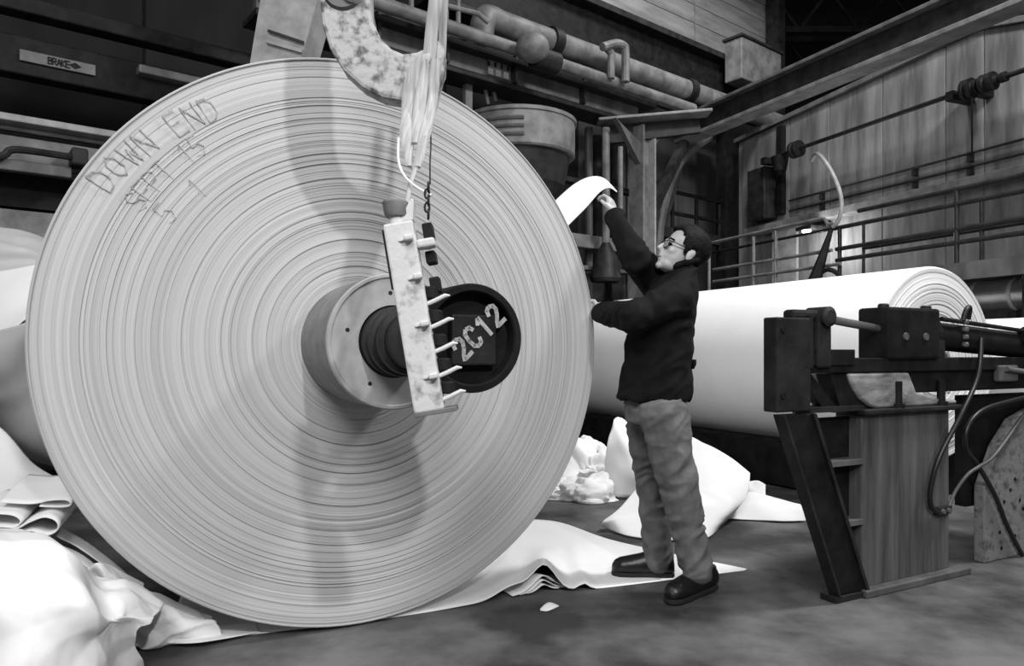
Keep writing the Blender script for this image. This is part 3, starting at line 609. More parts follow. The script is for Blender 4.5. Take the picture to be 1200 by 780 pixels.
# pieces hanging below the beam
for k, (x, y0, y1, wd) in enumerate(((548, 92, 130, 0.10), (566, 100, 122, 0.04), (575, 98, 118, 0.04))):
    p = B(x, yl(85, x), 0.5); q = B(x + (6 if k else 0), y1, 0.5)
    tag(MB().bar(p, q, wd, wd * 0.6, NB).build('hanger', 'mid_steel', smooth=0), 'short pale hanger strap under the frame beam', 'hanger', 'hangers under the frame beam')
# rail in the background by the far grey panel
br_ = thing('guard_rail', 'dim guard rail on the far platform right of the steel column', 'railing', B(815, 275, -0.3))
for y0 in (224, 249): 
    z = B(786, y0, -0.3).z; MB().tube([BT(bt(B(786, y0, -0.3)), z, -0.3), BT(bt(B(844, y0, -0.3)), z, -0.3)], 0.035, 8).build('rail', 'black_steel', br_)
for x in (788, 816, 843):
    p = B(x, 226 + (x - 786) * 0.24, -0.3); MB().tube([p, p - UP * 0.85], 0.035, 8).build('post', 'black_steel', br_)
bbeam(760, 262, 274, 844, -0.2, 0.9).build('deck', 'dark_steel', br_, smooth=0)
tag(MB().bar(B(777, 266, -0.17), B(799, 192, -0.05), 0.07, 0.07).build('diagonal_brace', 'dark_steel', smooth=0), 'leaning dark brace beside the steel column', 'brace')
tag(MB().tube(spline([B(770, 322, 0.0), B(773, 262, 0.0), B(788, 205, 0.0), B(806, 178, 0.0), B(830, 160, 0.0)], 14), 0.09, 10).build('curved_duct', 'grey_steel'), 'curved grey duct rising to the crane girder end', 'duct')
dk = B(856, 160, -0.2)
tag(MB().obox((dk.x, dk.y, 0), VB, NB, UP, -0.16, 0.2, -0.2, 0.0, 0, dk.z + 0.2).build('control_mast', 'black_steel', smooth=0), 'black upright mast before the corner of the panelled wall', 'mast')
# left: dark beams, sign, pale channel
for x0, ya, yb, x1, off, m, lab in ((-60, -28, -8, 300, 0.2, 'black_steel', 'dark upper beam high over the arrow sign'),
                                     (-60, 22, 70, 300, 0.0, 'black_steel', 'deep dark beam that carries the arrow sign'),
                                     (163, 74, 84, 262, 0.12, 'mid_steel', 'short pale strip right of the arrow sign')):
    tag(bbeam(x0, ya, yb, x1, off, 0.2).build('machine_beam', m, smooth=0, bevel=0.015), lab, 'beam')
sg = thing('arrow_sign', 'narrow pale sign with black lettering and a diamond mark on dark beam', 'sign', B(67, 80, 0.03))
a0 = B(23, 57, 0.03); a1 = B(112, 76, 0.03); zc0 = B(23, 70, 0.03).z
pn = MB().obox(OB + NB * 0.005, VB, NB, UP, bt(a0), bt(a1), 0, 0.025, zc0, a0.z).build('panel', 'sign_pale', sg, smooth=0, bevel=0.004)
hh = a0.z - zc0
for i, chx in enumerate('BRAKE'):
    x = 56.5 + i * 5.2; t = bt(B(x, 66, 0.03)); mb = MB(); glyph(mb, chx, BT(t, zc0 + hh * 0.2, 0.034), VB, UP, hh * 0.58, 0.010, NB, 0.006); mb.build('sign_letter', 'black_steel', pn, smooth=0)
t = bt(B(88, 76, 0.03)); cz_ = BT(t, zc0 + hh * 0.5, 0.032)
MB().prism([cz_ - VB * 0.05, cz_ - UP * hh * 0.3, cz_ + VB * 0.05, cz_ + UP * hh * 0.3], NB * 0.005).build('diamond_mark', 'black_steel', pn, smooth=0)
pc = thing('channel_beam', 'pale grey channel beam with conduit, low on the dark machine side', 'beam', B(60, 200, 0.4))
bb(pc, 'top_flange', 'pale_steel', -60, 120, 129, 330, 0.55, 0.4)
bb(pc, 'web', 'mid_steel', -60, 129, 141, 330, 0.4, 0.08)
bb(pc, 'gap_web', 'black_steel', -60, 141, 147, 330, 0.36, 0.08)
bb(pc, 'lower_web', 'mid_steel', -60, 147, 182, 330, 0.42, 0.08)
cj = bb(pc, 'conduit_box', 'dark_steel', 84, 171, 192, 104, 0.62, 0.2, 0.02)
MB().tube(spline([B(-20, 186, 0.6), B(4, 182, 0.6), B(12, 176, 0.6), B(30, 176, 0.6), B(84, 184, 0.6)], 20), 0.03, 8).build('conduit', 'dark_steel', pc)
bb(pc, 'lower_plate', 'grey_steel', -60, 176, 190, 84, 0.55, 0.1)
tag(bbeam(-80, 190, 232, 300, 0.1, 0.3).build('machine_beam', 'black_steel', smooth=0), 'black recess beam below the pale channel beam', 'beam')
tag(bbeam(-120, 231, 560, 330, 0.35, 0.25).build('machine_cover', 'mid_steel', smooth=0, bevel=0.02), 'pale grey machine cover panel behind the draped paper', 'cover')
# leaning pale post behind the roll
lp = thing('leaning_post', 'wide pale grey leaning post rising behind the top of the roll', 'post', P(252, 600, 6.3))
q = [P(292, 78, 6.2), P(350, 78, 6.2), P(372, 0, 6.2), P(305, 0, 6.2)]
lo_ = [q[0] + (q[0] - q[3]) * 6.4, q[1] + (q[1] - q[2]) * 6.4]; hi_ = [q[2] + (q[2] - q[1]) * 1.5, q[3] + (q[3] - q[0]) * 1.5]
MB().prism([lo_[0], lo_[1], hi_[0], hi_[1]], V((0.05, 0.3, 0))).build('post_body', 'pale_steel', lp, smooth=0, bevel=0.03)
s0 = P(314, 36, 6.17); s1 = P(356, 50, 6.17); MB().bar(s0, s1, 0.02, 0.02).build('seam', 'dark_steel', lp, smooth=0)
s0 = P(312, 48, 6.17); s1 = P(354, 60, 6.17); MB().bar(s0, s1, 0.02, 0.03).build('seam', 'pale_steel', lp, smooth=0)

# crane girder, upper right
cg = thing('crane_girder', 'long grey steel girder crossing above the panelled wall', 'girder', P(800, 160, 12.06))
g0 = P(798, 152, 12.06); g1 = P(1150, -4, 7.63); gdv = (g1 - g0).normalized(); gdv.z = 0; g1 = g1 + gdv * 3; g1.z = g0.z
for nm, w_, h_, dz, m in (('top_flange', 0.30, 0.05, 0.145, 'grey_steel'), ('web', 0.06, 0.34, -0.03, 'dark_steel'), ('bottom_flange', 0.30, 0.06, -0.22, 'mid_steel')):
    MB().bar(g0 + UP * dz, g1 + UP * dz, w_, h_).build(nm, m, cg, smooth=0, bevel=0.008)
MB().bar(g0 + gdv * 0.12 - UP * 0.2, V((cz.x, cz.y, 3.0)) + VB * 0.13 - NB * 0.05, 0.12, 0.14).build('end_strut', 'dark_steel', cg, smooth=0)

# ================================================================== RIGHT WALL FITTINGS
OFF = 1.5
dz_ = 2.06
wk = thing('walkway', 'steel walkway deck along the panelled wall behind the long roll', 'walkway', WT(1, dz_ - 0.1, OFF))
MB().obox(OW, AW, NW, UP, -3.4, 4.7, 0.02, OFF + 0.06, dz_ - 0.05, dz_).build('deck', 'grey_steel', wk, smooth=0)
MB().obox(OW, AW, NW, UP, -3.4, 4.7, OFF + 0.03, OFF + 0.09, dz_ - 0.14, dz_ + 0.04).build('edge_channel', 'grey_steel', wk, smooth=0)
for t in (-2.6, -1.0, 0.6, 2.2, 3.8):
    MB().bar(WT(t, dz_ - 0.1, OFF), WT(t, 0, OFF), 0.08, 0.08).build('leg', 'dark_steel', wk, smooth=0)
    MB().bar(WT(t, dz_ - 0.07, 0.02), WT(t, dz_ - 0.07, OFF), 0.07, 0.04).build('bracket', 'dark_steel', wk, smooth=0)
def rail_set(name, label, off, rails, posts, m='dark_steel', r=0.024):
    t = thing(name, label, 'railing', WT(1, dz_, off))
    for x0, y0, x1 in rails:
        p = W(x0, y0, off); q = W(x1, 200, off); q.z = p.z; MB().tube([p, q], r, 8).build('rail', m, t)
    for x, y in posts:
        p = W(x, y, off); MB().tube([p, V((p.x, p.y, dz_))], r, 8).build('post', m, t)
    return t
ra = rail_set('guard_rail', 'pale guard rail with bent end at the far end of walkway', OFF, [(822, 287, 958), (836, 316, 975), (836, 330, 985)], [(831, 292), (883, 277), (909, 270)], 'mid_steel')
p = W(958, 257.5, OFF); MB().tube(spline([p, W(966, 256.5, OFF), W(970, 262, OFF), W(976, 263, OFF)], 10), 0.024, 8).build('rail_end', 'mid_steel', ra)
rail_set('guard_rail', 'dark guard rail along the near half of the walkway', OFF - 0.05, [(1006, 247, 1290), (976, 268, 1290), (980, 292, 1290), (980, 305, 1290)], [(984, 266), (1121, 222), (1270, 190)], 'dark_steel', 0.027)
rail_set('guard_rail', 'thin guard rail behind, close to the panelled wall', 0.75, [(830, 297, 1290), (1012, 291, 1290)], [(1012, 262), (1150, 232)], 'dark_steel', 0.022)
# thin conduits on the wall
for y0, lab in ((220, 'upper thin conduit running along the panelled wall'), (233, 'lower thin conduit running along the panelled wall')):
    p = W(983, y0, 0.08); q = W(1280, 200, 0.08); q.z = p.z; s_ = W(925, 250, 0.08); s_.z = p.z
    t = thing('wall_conduit', lab, 'conduit', s_); MB().tube([s_, q], 0.017, 8).build('tube', 'dark_steel', t)
    for x in (966, 1075, 1140):
        c_ = W(x, 200, 0.0); c_.z = p.z; MB().obox(c_, AW, NW, UP, -0.02, 0.02, 0, 0.085, -0.1, 0.02).build('bracket', 'dark_steel', t, smooth=0)
lz = W(983, 240, 0.2)
tag(MB().obox(OW, AW, NW, UP, -2.8, 4.6, 0.0, 0.22, lz.z - 0.16, lz.z - 0.03).build('wall_ledge', 'mid_steel', smooth=0, bevel=0.01), 'pale ledge running along the panelled wall below the conduits', 'ledge')
# line shaft with sheaves
ls = thing('line_shaft', 'black line shaft with pulleys slanting along the panelled wall', 'shaft', W(930, 175, 0.35))
p = W(916, 181, 0.35); q = W(1290, 60, 0.35); q.z = p.z
q2 = W(1200, 81, 0.35)
MB().tube([p, q], 0.03, 10).build('shaft', 'black_steel', ls)
for x, r, l in ((933, 0.13, 0.16), (1135, 0.125, 0.12), (1143, 0.09, 0.1), (1158, 0.11, 0.16), (1170, 0.06, 0.2)):
    c_ = W(x, 150, 0.35); c_.z = p.z; MB().lathe(c_ - AW * l / 2, AW, [(0, r * 0.6), (0.01, r), (l * 0.35, r), (l * 0.5, r * 0.75), (l * 0.65, r), (l - 0.01, r), (l, r * 0.6)], 24).build('pulley', 'black_steel', ls)
for x in (1138, 1160, 916):
    c_ = W(x, 150, 0.0); c_.z = p.z; MB().obox(c_, AW, NW, UP, -0.05, 0.05, 0, 0.4, -0.07, 0.04).build('hanger', 'black_steel', ls, smooth=0)
c_ = W(914, 190, 0.3); MB().lathe(c_ + UP * 0.12, -UP, [(0, 0.05), (0.03, 0.14), (0.26, 0.10), (0.34, 0.03)], 16).build('bearing', 'black_steel', ls)
c_ = W(1139, 112, 0.38); e = W(1139, 180, 0.38); MB().tube([c_, e], 0.012, 6).build('pull_rod', 'black_steel', ls)
tag(MB().obox(W(902, 228, 0.0), AW, NW, UP, -0.2, 0.22, 0, 0.3, -0.45, 0.42).build('switch_box', 'dark_steel', smooth=0, bevel=0.02), 'dark switch box under the end of the line shaft', 'box')
tag(MB().obox(W(918, 160, 0.0), AW, NW, UP, -0.06, 0.06, 0, 0.1, -1.3, 4.93 - W(918, 160, 0.0).z).build('wall_post', 'black_steel', smooth=0), 'black post on the panelled wall beside the switch box', 'post')
tag(MB().tube(spline([W(951, 188, 1.2), W(957, 180, 1.3), W(966, 188, 1.4), W(977, 206, 1.5), W(985, 228, 1.55), W(986, 246, 1.57), W(982, 259, 1.57), W(976, 266, 1.57)], 30), 0.026, 8).build('air_hose', 'pale_steel'), 'pale hose curving down from the wall to the black lever', 'hose')
lv = thing('lever', 'black tapered lever leaning on the guard rail above the long roll', 'lever', W(955, 330, 1.6))
p = W(975, 266, 1.56); q = W(953, 334, 1.74); MB().tube([p, (p + q) / 2, q], [0.025, 0.055, 0.09], 10).build('shank', 'black_steel', lv)
MB().lathe(q, (q - p), [(-0.02, 0.09), (0.0, 0.12), (0.1, 0.12), (0.12, 0.08)], 16).build('hub', 'black_steel', lv)
MB().tube(spline([W(957, 324, 1.70), W(968, 316, 1.68), W(978, 318, 1.66), W(987, 326, 1.65)], 12), 0.03, 8).build('handle', 'black_steel', lv)
tag(MB().obox(W(918, 305, 0.02), AW, NW, UP, -0.35, 0.22, 0, 0.05, dz_ + 0.002 - W(918, 305, 0.02).z, 0.5).build('door_leaf', 'pale_steel', smooth=0, bevel=0.01), 'pale door leaf in the panelled wall below the lamp', 'door')
lm = thing('wall_lamp', 'small lit lamp under the ledge of the panelled wall', 'lamp', W(945, 274, 0.4))
c_ = W(945, 272, 0.4); MB().obox(c_, AW, NW, UP, -0.16, 0.16, -0.4, 0.07, 0.03, 0.09).build('housing', 'dark_steel', lm, smooth=0, bevel=0.01)
MB().lathe(c_ + UP * 0.03, -UP, [(0, 0.07), (0.03, 0.06), (0.05, 0.02)], 16).build('bulb', 'lamp_glow', lm)
pd = bpy.data.lights.new('wall_lamp_light', 'POINT'); pd.energy = 45; pd.shadow_soft_size = 0.08
po = bpy.data.objects.new('wall_lamp_light', pd); COL.objects.link(po); po.location = W(960, 285, 0.45)
# steel drum under walkway
dc = W(1168, 346, 1.1); ds = thing('steel_drum', 'shiny horizontal steel drum under the walkway edge', 'drum', dc)
MB().lathe(dc, AW, [(-2.6, 0.13), (-2.6, 0.17), (-0.9, 0.17), (-0.9, 0.176), (-0.86, 0.176), (-0.86, 0.17), (0.5, 0.17), (0.55, 0.13)], 32).build('shell', 'shiny_steel', ds)
for d_ in (-0.25, 0.15):
    MB().lathe(dc + AW * d_, AW, [(0, 0.175), (0.04, 0.175)], 32).build('band', 'pale_steel', ds)
MB().bar(V((dc.x, dc.y, 0)) + AW * -0.3, dc + AW * -0.3 - UP * 0.15, 0.12, 0.12).build('stand', 'black_steel', ds, smooth=0)

# ================================================================== LOOSE PAPER
def paper(name, label, rows, nu=40, nv=26, amp=0.0, seed=1, creases=14, thick=0.003, edge=0.0, smooth=40, group=None, zmin=0.004, m='paper'):
    return tag(sheet(rows, nu, nv, amp, seed, creases, edge, zmin=zmin).build(name, m, smooth=smooth, thick=thick), label, 'paper', group)
Z = 0.004
# broad sheet under the roll with a buckled fold
front = [G(190, 756, Z), G(320, 740, Z), G(430, 727, Z), G(520, 714, Z), G(620, 699, Z), G(745, 684, Z), G(872, 668, Z)]
back = [G(215, 690, Z), G(380, 640, Z), G(480, 625, Z), G(560, 612, Z), G(645, 610, Z), G(722, 634, Z), G(875, 666.5, Z)]
f2 = spline(front, 120); k2 = spline(back, 120); rows = []
for j in range(46):
    v = j / 45; row = []
    for i in range(120):
        p = f2[i].lerp(k2[i], v); q = (p - C1).dot(U); s = (p - C1).dot(A)
        u = i / 119
        ridge = 0.0
        d = (p - G(638, 694)).dot(U) - 0.55 * (p - G(638, 694)).dot(A)
        dep = max(0, 1 - (p - G(638, 696)).dot(A) / 0.75)
        ridge += 0.125 * math.exp(-(d / 0.085) ** 2) * dep ** 1.2
        ridge += 0.03 * math.exp(-((d - 0.22) / 0.04) ** 2) * dep
        ridge += 0.05 * math.exp(-((d + 0.16) / 0.12) ** 2) * dep
        if q > 0.3: ridge += 0.012 * (1 + noise.noise(V((q * 5, s * 5, 0)))) * min(1, (q - 0.3) * 2) * max(0, min(1, (1.12 - q) * 6))
        lim = R1 - math.sqrt(max(0, R1 * R1 - min(q, R1) ** 2)) if abs(q) < R1 else 9
        p = p.copy(); p.z = Z + min(ridge, lim * 0.5); row.append(p)
    rows.append(row)
tag(MB().grid(rows).build('paper_sheet', 'paper', smooth=60, thick=0.004), 'broad white paper sheet on the floor under the roll, buckled into a fold', 'paper')
# folded layers showing in the buckle
for k in range(3):
    z_ = 0.072 - k * 0.022; wd = 0.085 - k * 0.02; c = G(636, 694)
    r0 = [c + U * (x * wd) + UP * (0.012 + z_ * math.exp(-(x * 1.1) ** 2)) - A * 0.01 for x in (-2, -1.4, -.9, -.5, -.2, 0, .2, .5, .9, 1.4, 2)]
    paper('paper_fold', 'inner folded paper layer inside the buckled sheet', [r0, [p + A * 0.25 - UP * (p.z * 0.45) for p in r0]], 40, 4, group='layers inside the buckled fold')
# torn tail held in the hand
ty = 3.72
paper('paper_tail', 'white torn paper tail pulled from the roll, held up in the hand', [
    [P(640, 246, 3.76), P(656, 230, 3.76), P(674, 215, 3.78), P(692, 207, 3.80), P(708, 209, 3.82), P(722, 223, 3.80)],
    [P(646, 258, 3.72), P(662, 244, 3.72), P(680, 228, 3.72), P(697, 214, 3.73), P(711, 213, 3.74), P(723, 224, 3.72)],
    [P(655, 275, 3.66), P(669, 261, 3.66), P(687, 243, 3.66), P(703, 225, 3.67), P(714, 220, 3.68), P(723, 225, 3.66)]], 40, 14, thick=0.002)
# crumpled heap between roll and long roll
def heap(name, label, cx, cy, rx, rz, seed, ry=0.35, group=None):
    c = G(cx, cy); rn = random.Random(seed); mb = MB(); n = 72; m_ = 36; rows = []
    cs = [(V((rn.gauss(0, 1), rn.gauss(0, 1), rn.gauss(0, 1))).normalized(), rn.uniform(0.2, 0.95), rn.uniform(0.08, 0.26)) for _ in range(26)]
    for j in range(m_):
        ph = math.pi * 0.5 * j / (m_ - 1); row = []
        for i in range(n):
            a = 2 * math.pi * i / (n - 1); d = V((math.cos(a) * math.sin(ph + 0.02), math.sin(a) * math.sin(ph + 0.02), math.cos(ph)))
            k = 1.0
            for dd, th, am in cs:
                x = d.dot(dd)
                if x > th: k -= am * (x - th) / (1 - th + .2)
            k += 0.30 * noise.noise(d * 1.7 + V((seed, 0, 0))) + 0.22 * abs(noise.noise(d * 2.4 + V((seed, 3, 0)))) + 0.09 * abs(noise.noise(d * 5.0 + V((seed, 9, 0)))) - 0.06
            row.append(c + V((d.x * rx * k, d.y * ry * k, max(0.003, d.z * rz * k))))
        rows.append(row)
    return tag(mb.grid(rows).build(name, 'paper', smooth=25, thick=0.002), label, 'paper', group)
heap('crumpled_paper', 'large crumpled heap of white paper between the big roll and the man', 700, 566, 0.44, 0.50, 5, 0.42)
heap('crumpled_paper', 'low crumpled white paper against the front of the large heap', 690, 584, 0.36, 0.22, 11, 0.2)
heap('crumpled_paper', 'small crumpled white paper beside the rim of the big roll', 655, 580, 0.2, 0.16, 17, 0.2)
paper('paper_sheet', 'tall crumpled white sheet standing behind the legs of the man', [
    [P(722, 490, 5.9), P(728, 488, 5.9), P(740, 498, 5.9), P(752, 520, 5.9)],
    [P(712, 520, 5.8), P(728, 522, 5.75), P(745, 530, 5.7), P(758, 545, 5.7)],
    [G(708, 578, .02), G(725, 582, .02), G(748, 582, .02), G(765, 580, .02)]], 26, 20, 0.05, 4, 12)
paper('paper_sheet', 'large smooth white sheet curling up behind the legs of the man', [
    [P(722, 600, 4.75), P(752, 566, 4.95), P(798, 514, 5.15), P(826, 520, 5.2), P(856, 536, 5.2), P(879, 554, 5.1)],
    [P(712, 606, 4.70), P(745, 588, 4.80), P(796, 556, 4.95), P(830, 562, 4.95), P(858, 572, 4.95), P(876, 578, 5.0)],
    [P(706, 612, 4.66), P(740, 606, 4.66), P(795, 600, 4.66), P(830, 605, 4.66), P(852, 602, 4.75), P(864, 596, 4.9)],
    [G(706, 616, .02), G(738, 628, .012), G(790, 633, .012), G(826, 631, .012), G(844, 616, .012), G(858, 602, .012)]], 60, 34, 0.008, 7, 8, smooth=70)
paper('paper_sheet', 'flat white sheet with rumpled end on the floor near the slanted leg', [
    [P(858, 582, 5.3), P(880, 577, 5.35), P(910, 584, 5.3), P(938, 592, 5.15)],
    [P(856, 592, 5.1), P(885, 588, 5.1), P(915, 592, 5.08), P(943, 598, 5.0)],
    [G(852, 608, .01), G(885, 609, .01), G(915, 611, .01), G(944, 610, .01)]], 40, 20, 0.022, 9, 10)
paper('paper_scrap', 'small white scrap standing on the flat sheet near the slanted leg', [[P(876, 565, 5.45), P(888, 563, 5.45), P(897, 568, 5.45)], [P(876, 582, 5.4), P(887, 583, 5.4), P(897, 581, 5.4)]], 14, 10, 0.02, 5, 6)
paper('paper_scrap', 'small white triangular paper scrap alone on the bare floor', [[G(633, 713, .004), G(643, 705.5, .02), G(655, 709.5, .006)], [G(633, 715, .004), G(642, 715.5, .004), G(655, 710, .006)]], 12, 6, 0.0, 2, 3)
# bottom left: big crumpled lump and folds under the roll
paper('crumpled_paper', 'big rounded lump of crumpled white paper in front of the roll foot', [
    [P(-150, 626, 2.78), P(-50, 622, 2.78), P(14, 628, 2.78), P(68, 645, 2.77), P(110, 670, 2.76), P(150, 684, 2.78), P(192, 706, 2.8)],
    [P(-150, 650, 2.6), P(-50, 636, 2.6), P(16, 640, 2.55), P(76, 658, 2.55), P(118, 690, 2.6), P(152, 692, 2.62), P(190, 712, 2.68)],
    [P(-150, 700, 2.35), P(-50, 690, 2.3), P(30, 690, 2.3), P(90, 700, 2.35), P(125, 722, 2.45), P(150, 720, 2.5), P(178, 726, 2.6)],
    [P(-150, 770, 2.2), P(-50, 770, 2.2), P(30, 765, 2.2), P(80, 760, 2.3), P(112, 748, 2.42), P(138, 738, 2.48), P(160, 742, 2.56)],
    [V((-1.9, 2.05, .004)), V((-1.7, 2.05, .004)), V((-1.5, 2.1, .004)), V((-1.36, 2.25, .004)), V((-1.33, 2.4, .004)), V((-1.34, 2.55, .004)), V((-1.34, 2.65, .004))]],
    110, 90, 0.10, 21, 34, smooth=22, thick=0.002)
paper('paper_fold', 'pointed white paper fold sticking up beside the big lump', [
    [P(98, 668, 2.85), P(118, 659, 2.85), P(145, 671, 2.86), P(168, 683, 2.86)],
    [P(92, 696, 2.84), P(114, 690, 2.83), P(140, 698, 2.84), P(170, 708, 2.84)],
    [P(112, 726, 2.83), P(130, 724, 2.83), P(150, 728, 2.83), P(176, 734, 2.83)]], 44, 36, 0.06, 33, 16, smooth=20)
paper('paper_fold', 'creased white paper wedge lying under the lower left of the roll', [
    [P(150, 682, 2.92), P(182, 694, 2.92), P(215, 706, 2.94), P(250, 718, 2.96)],
    [P(142, 712, 2.80), P(180, 724, 2.82), P(215, 728, 2.86), P(255, 732, 2.9)],
    [G(148, 752, .01), G(172, 760, .012), G(205, 752, .012), G(262, 743, .01)]], 50, 36, 0.04, 41, 16, smooth=20)
paper('paper_sheet', 'thin flat double sheet poking out below the paper wedge', [
    [G(150, 748, .02), G(185, 742, .02), G(225, 736, .02), G(300, 728, .012)],
    [G(152, 758, .02), G(190, 754, .015), G(235, 752, .03), G(305, 740, .008)]], 40, 8, 0.004, 6, 6)
# curled loops and layered strips at the left
def loop_sheet(pts, Yd, vec, label, seed):
    r0 = [P(x, y, Yd) for x, y in pts]; r1 = [p + V(vec) for p in r0]
    return tag(sheet([r0, [(a + b) / 2 + V((0, 0, 0.01)) for a, b in zip(r0, r1)], r1], 60, 8, 0.0, seed).build('curled_sheet', 'paper', smooth=60, thick=0.004), label, 'paper', 'curled sheets left of the roll')
loop_sheet([(-40, 601), (0, 602), (16, 604), (24, 610), (18, 617), (0, 617), (-40, 614)], 2.86, (-0.25, 0.6, -0.02), 'curled sheet edge with a half loop beside the teardrop loop', 2)
loop_sheet([(-30, 624), (16, 620), (34, 612), (50, 606), (62, 608), (68, 614), (66, 622), (54, 627), (36, 622), (14, 626)], 2.84, (-0.25, 0.6, -0.02), 'curled sheet edge with a wide teardrop loop above the big lump', 3)
loop_sheet([(0, 588), (36, 590), (60, 586), (78, 586), (83, 591), (74, 594), (46, 593)], 2.95, (-0.25, 0.55, 0.02), 'curled sheet edge with a flat narrow loop touching the roll rim', 4)
paper('paper_strip', 'long grey-white strip sloping down under the left of the roll', [
    [P(72, 618, 3.1), P(98, 632, 3.1), P(130, 656, 3.08), P(166, 688, 3.06)],
    [P(66, 628, 2.97), P(92, 641, 2.97), P(124, 664, 2.97), P(160, 694, 2.98)]], 40, 8, 0.004, 8, 6)
paper('paper_strip', 'second white strip below the sloping strip by the curled loops', [
    [P(60, 636, 2.98), P(90, 646, 2.98), P(120, 668, 2.98), P(150, 694, 2.98)],
    [P(50, 644, 2.9), P(86, 654, 2.9), P(116, 676, 2.91), P(146, 701, 2.92)]], 40, 8, 0.006, 18, 6)
paper('paper_sheet', 'flat grey sheet between bright sheet and curled loops', [
    [P(-60, 592, 3.85), P(0, 586, 3.85), P(40, 576, 3.85), P(60, 572, 3.85)],
    [P(-60, 604, 3.52), P(0, 600, 3.52), P(50, 590, 3.52), P(60, 584, 3.52)]], 24, 8, 0.004, 19, 5)
paper('paper_sheet', 'bright white sheet slumped low beside the left rim of the roll', [
    [P(-110, 470, 4.3), P(-40, 476, 4.3), P(2, 502, 4.25), P(40, 544, 4.2), P(80, 566, 4.1)],
    [P(-110, 540, 4.0), P(-40, 545, 4.0), P(5, 552, 4.0), P(40, 562, 3.95), P(82, 568, 3.95)],
    [P(-110, 640, 3.5), P(-40, 620, 3.55), P(5, 596, 3.6), P(40, 580, 3.7), P(82, 570, 3.85)]], 40, 20, 0.01, 51, 6, smooth=60)
paper('draped_sheet', 'grey creased paper web hanging down left of the roll', [
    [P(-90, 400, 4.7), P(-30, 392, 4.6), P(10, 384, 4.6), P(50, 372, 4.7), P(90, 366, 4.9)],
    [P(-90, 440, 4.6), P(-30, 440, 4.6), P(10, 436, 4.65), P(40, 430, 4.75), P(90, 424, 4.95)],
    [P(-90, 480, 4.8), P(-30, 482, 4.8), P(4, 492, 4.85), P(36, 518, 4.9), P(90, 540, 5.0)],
    [P(-90, 500, 5.2), P(-30, 505, 5.2), P(4, 512, 5.2), P(40, 540, 5.2), P(90, 552, 5.2)]], 40, 30, 0.05, 55, 10, smooth=40, m='grey_paper')
paper('draped_sheet', 'brilliant white sheet draped over the machine at the left of the roll', [
    [P(-110, 330, 5.2), P(-40, 322, 5.2), P(5, 316, 5.2), P(50, 308, 5.3), P(100, 300, 5.5)],
    [P(-110, 390, 4.8), P(-40, 382, 4.8), P(5, 362, 4.8), P(40, 345, 4.9), P(90, 330, 5.1)],
    [P(-110, 450, 4.6), P(-40, 430, 4.6), P(0, 402, 4.6), P(30, 374, 4.7), P(70, 352, 4.9)]], 40, 20, 0.01, 58, 5, smooth=60)
paper('draped_sheet', 'grey creased paper sheet arching above the brilliant white sheet', [
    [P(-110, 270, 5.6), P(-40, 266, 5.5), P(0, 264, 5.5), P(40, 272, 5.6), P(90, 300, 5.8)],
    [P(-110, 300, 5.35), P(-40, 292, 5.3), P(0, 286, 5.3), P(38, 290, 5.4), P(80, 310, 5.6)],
    [P(-110, 335, 5.3), P(-40, 326, 5.25), P(0, 318, 5.25), P(40, 312, 5.35), P(80, 318, 5.5)]], 40, 20, 0.05, 59, 8, smooth=40, m='grey_paper')

# ================================================================== PERSON
man = thing('person', 'man in dark jacket and grey trousers reaching up to hold the paper tail', 'person', G(780, 692))
X3 = V((1, 0, 0)); Y3 = V((0, 1, 0))
def limb(mb, pts, n=18):      # (point, radius) chain with elliptical option
    P_ = [V(p[0]) for p in pts]; mb.tube(P_, [p[1] for p in pts], n)
    for p in pts: mb.ell(p[0], p[1], p[1], p[1], n=14)
BY = 3.50
def bp_(x, y, Y=BY): return P(x, y, Y)
hipN = bp_(776, 480, 3.40); hipF = bp_(760, 480, 3.60)
kneeN = bp_(797, 578, 3.42); kneeF = bp_(766, 572, 3.67)
ankN = bp_(818, 672, 3.44); ankF = bp_(772, 659, 3.745)
shN = bp_(790, 352, 3.34); elN = bp_(744, 372, 3.22); wrN = V((0.435, 3.605, 1.36))
shF = bp_(772, 332, 3.68); elF = bp_(747, 304, 3.50); wrF = bp_(719, 252, 3.66)
hc = bp_(798, 299, 3.49)
til = math.radians(24); yaw = math.radians(12)
fwd = V((-math.cos(til) * math.cos(yaw), -math.cos(til) * math.sin(yaw), math.sin(til)))
lef = V((-math.sin(yaw) * -1 * -1, 0, 0)); lef = UP.cross(fwd).normalized(); hup = fwd.cross(lef).normalized()
HM = Matrix((fwd, lef, hup)).transposed()
def hp(x, y, z): return hc + HM @ V((x, y, z))
body = MB()
# head
body.ell(hp(-0.012, 0, 0.052), 0.098, 0.076, 0.086, HM); body.ell(hp(0.03, 0, -0.02), 0.068, 0.062, 0.085, HM)
body.ell(hp(0.045, 0, -0.075), 0.050, 0.048, 0.032, HM); body.ell(hp(0.082, 0, -0.093), 0.020, 0.024, 0.018, HM)
body.ell(hp(0.078, 0, 0.036), 0.022, 0.050, 0.016, HM)
body.tube([hp(0.090, 0, 0.026), hp(0.104, 0, 0.004), hp(0.117, 0, -0.016), hp(0.100, 0, -0.026)], [0.010, 0.012, 0.015, 0.012], 12)
body.ell(hp(0.094, 0, -0.047), 0.012, 0.024, 0.008, HM); body.ell(hp(0.091, 0, -0.062), 0.012, 0.021, 0.008, HM)
for s_ in (-1, 1):
    body.ell(hp(0.062, s_ * 0.04, -0.012), 0.026, 0.022, 0.022, HM)
    body.ell(hp(-0.012, s_ * 0.080, -0.008), 0.020, 0.010, 0.034, HM); body.ell(hp(-0.020, s_ * 0.085, 0.008), 0.016, 0.008, 0.018, HM)
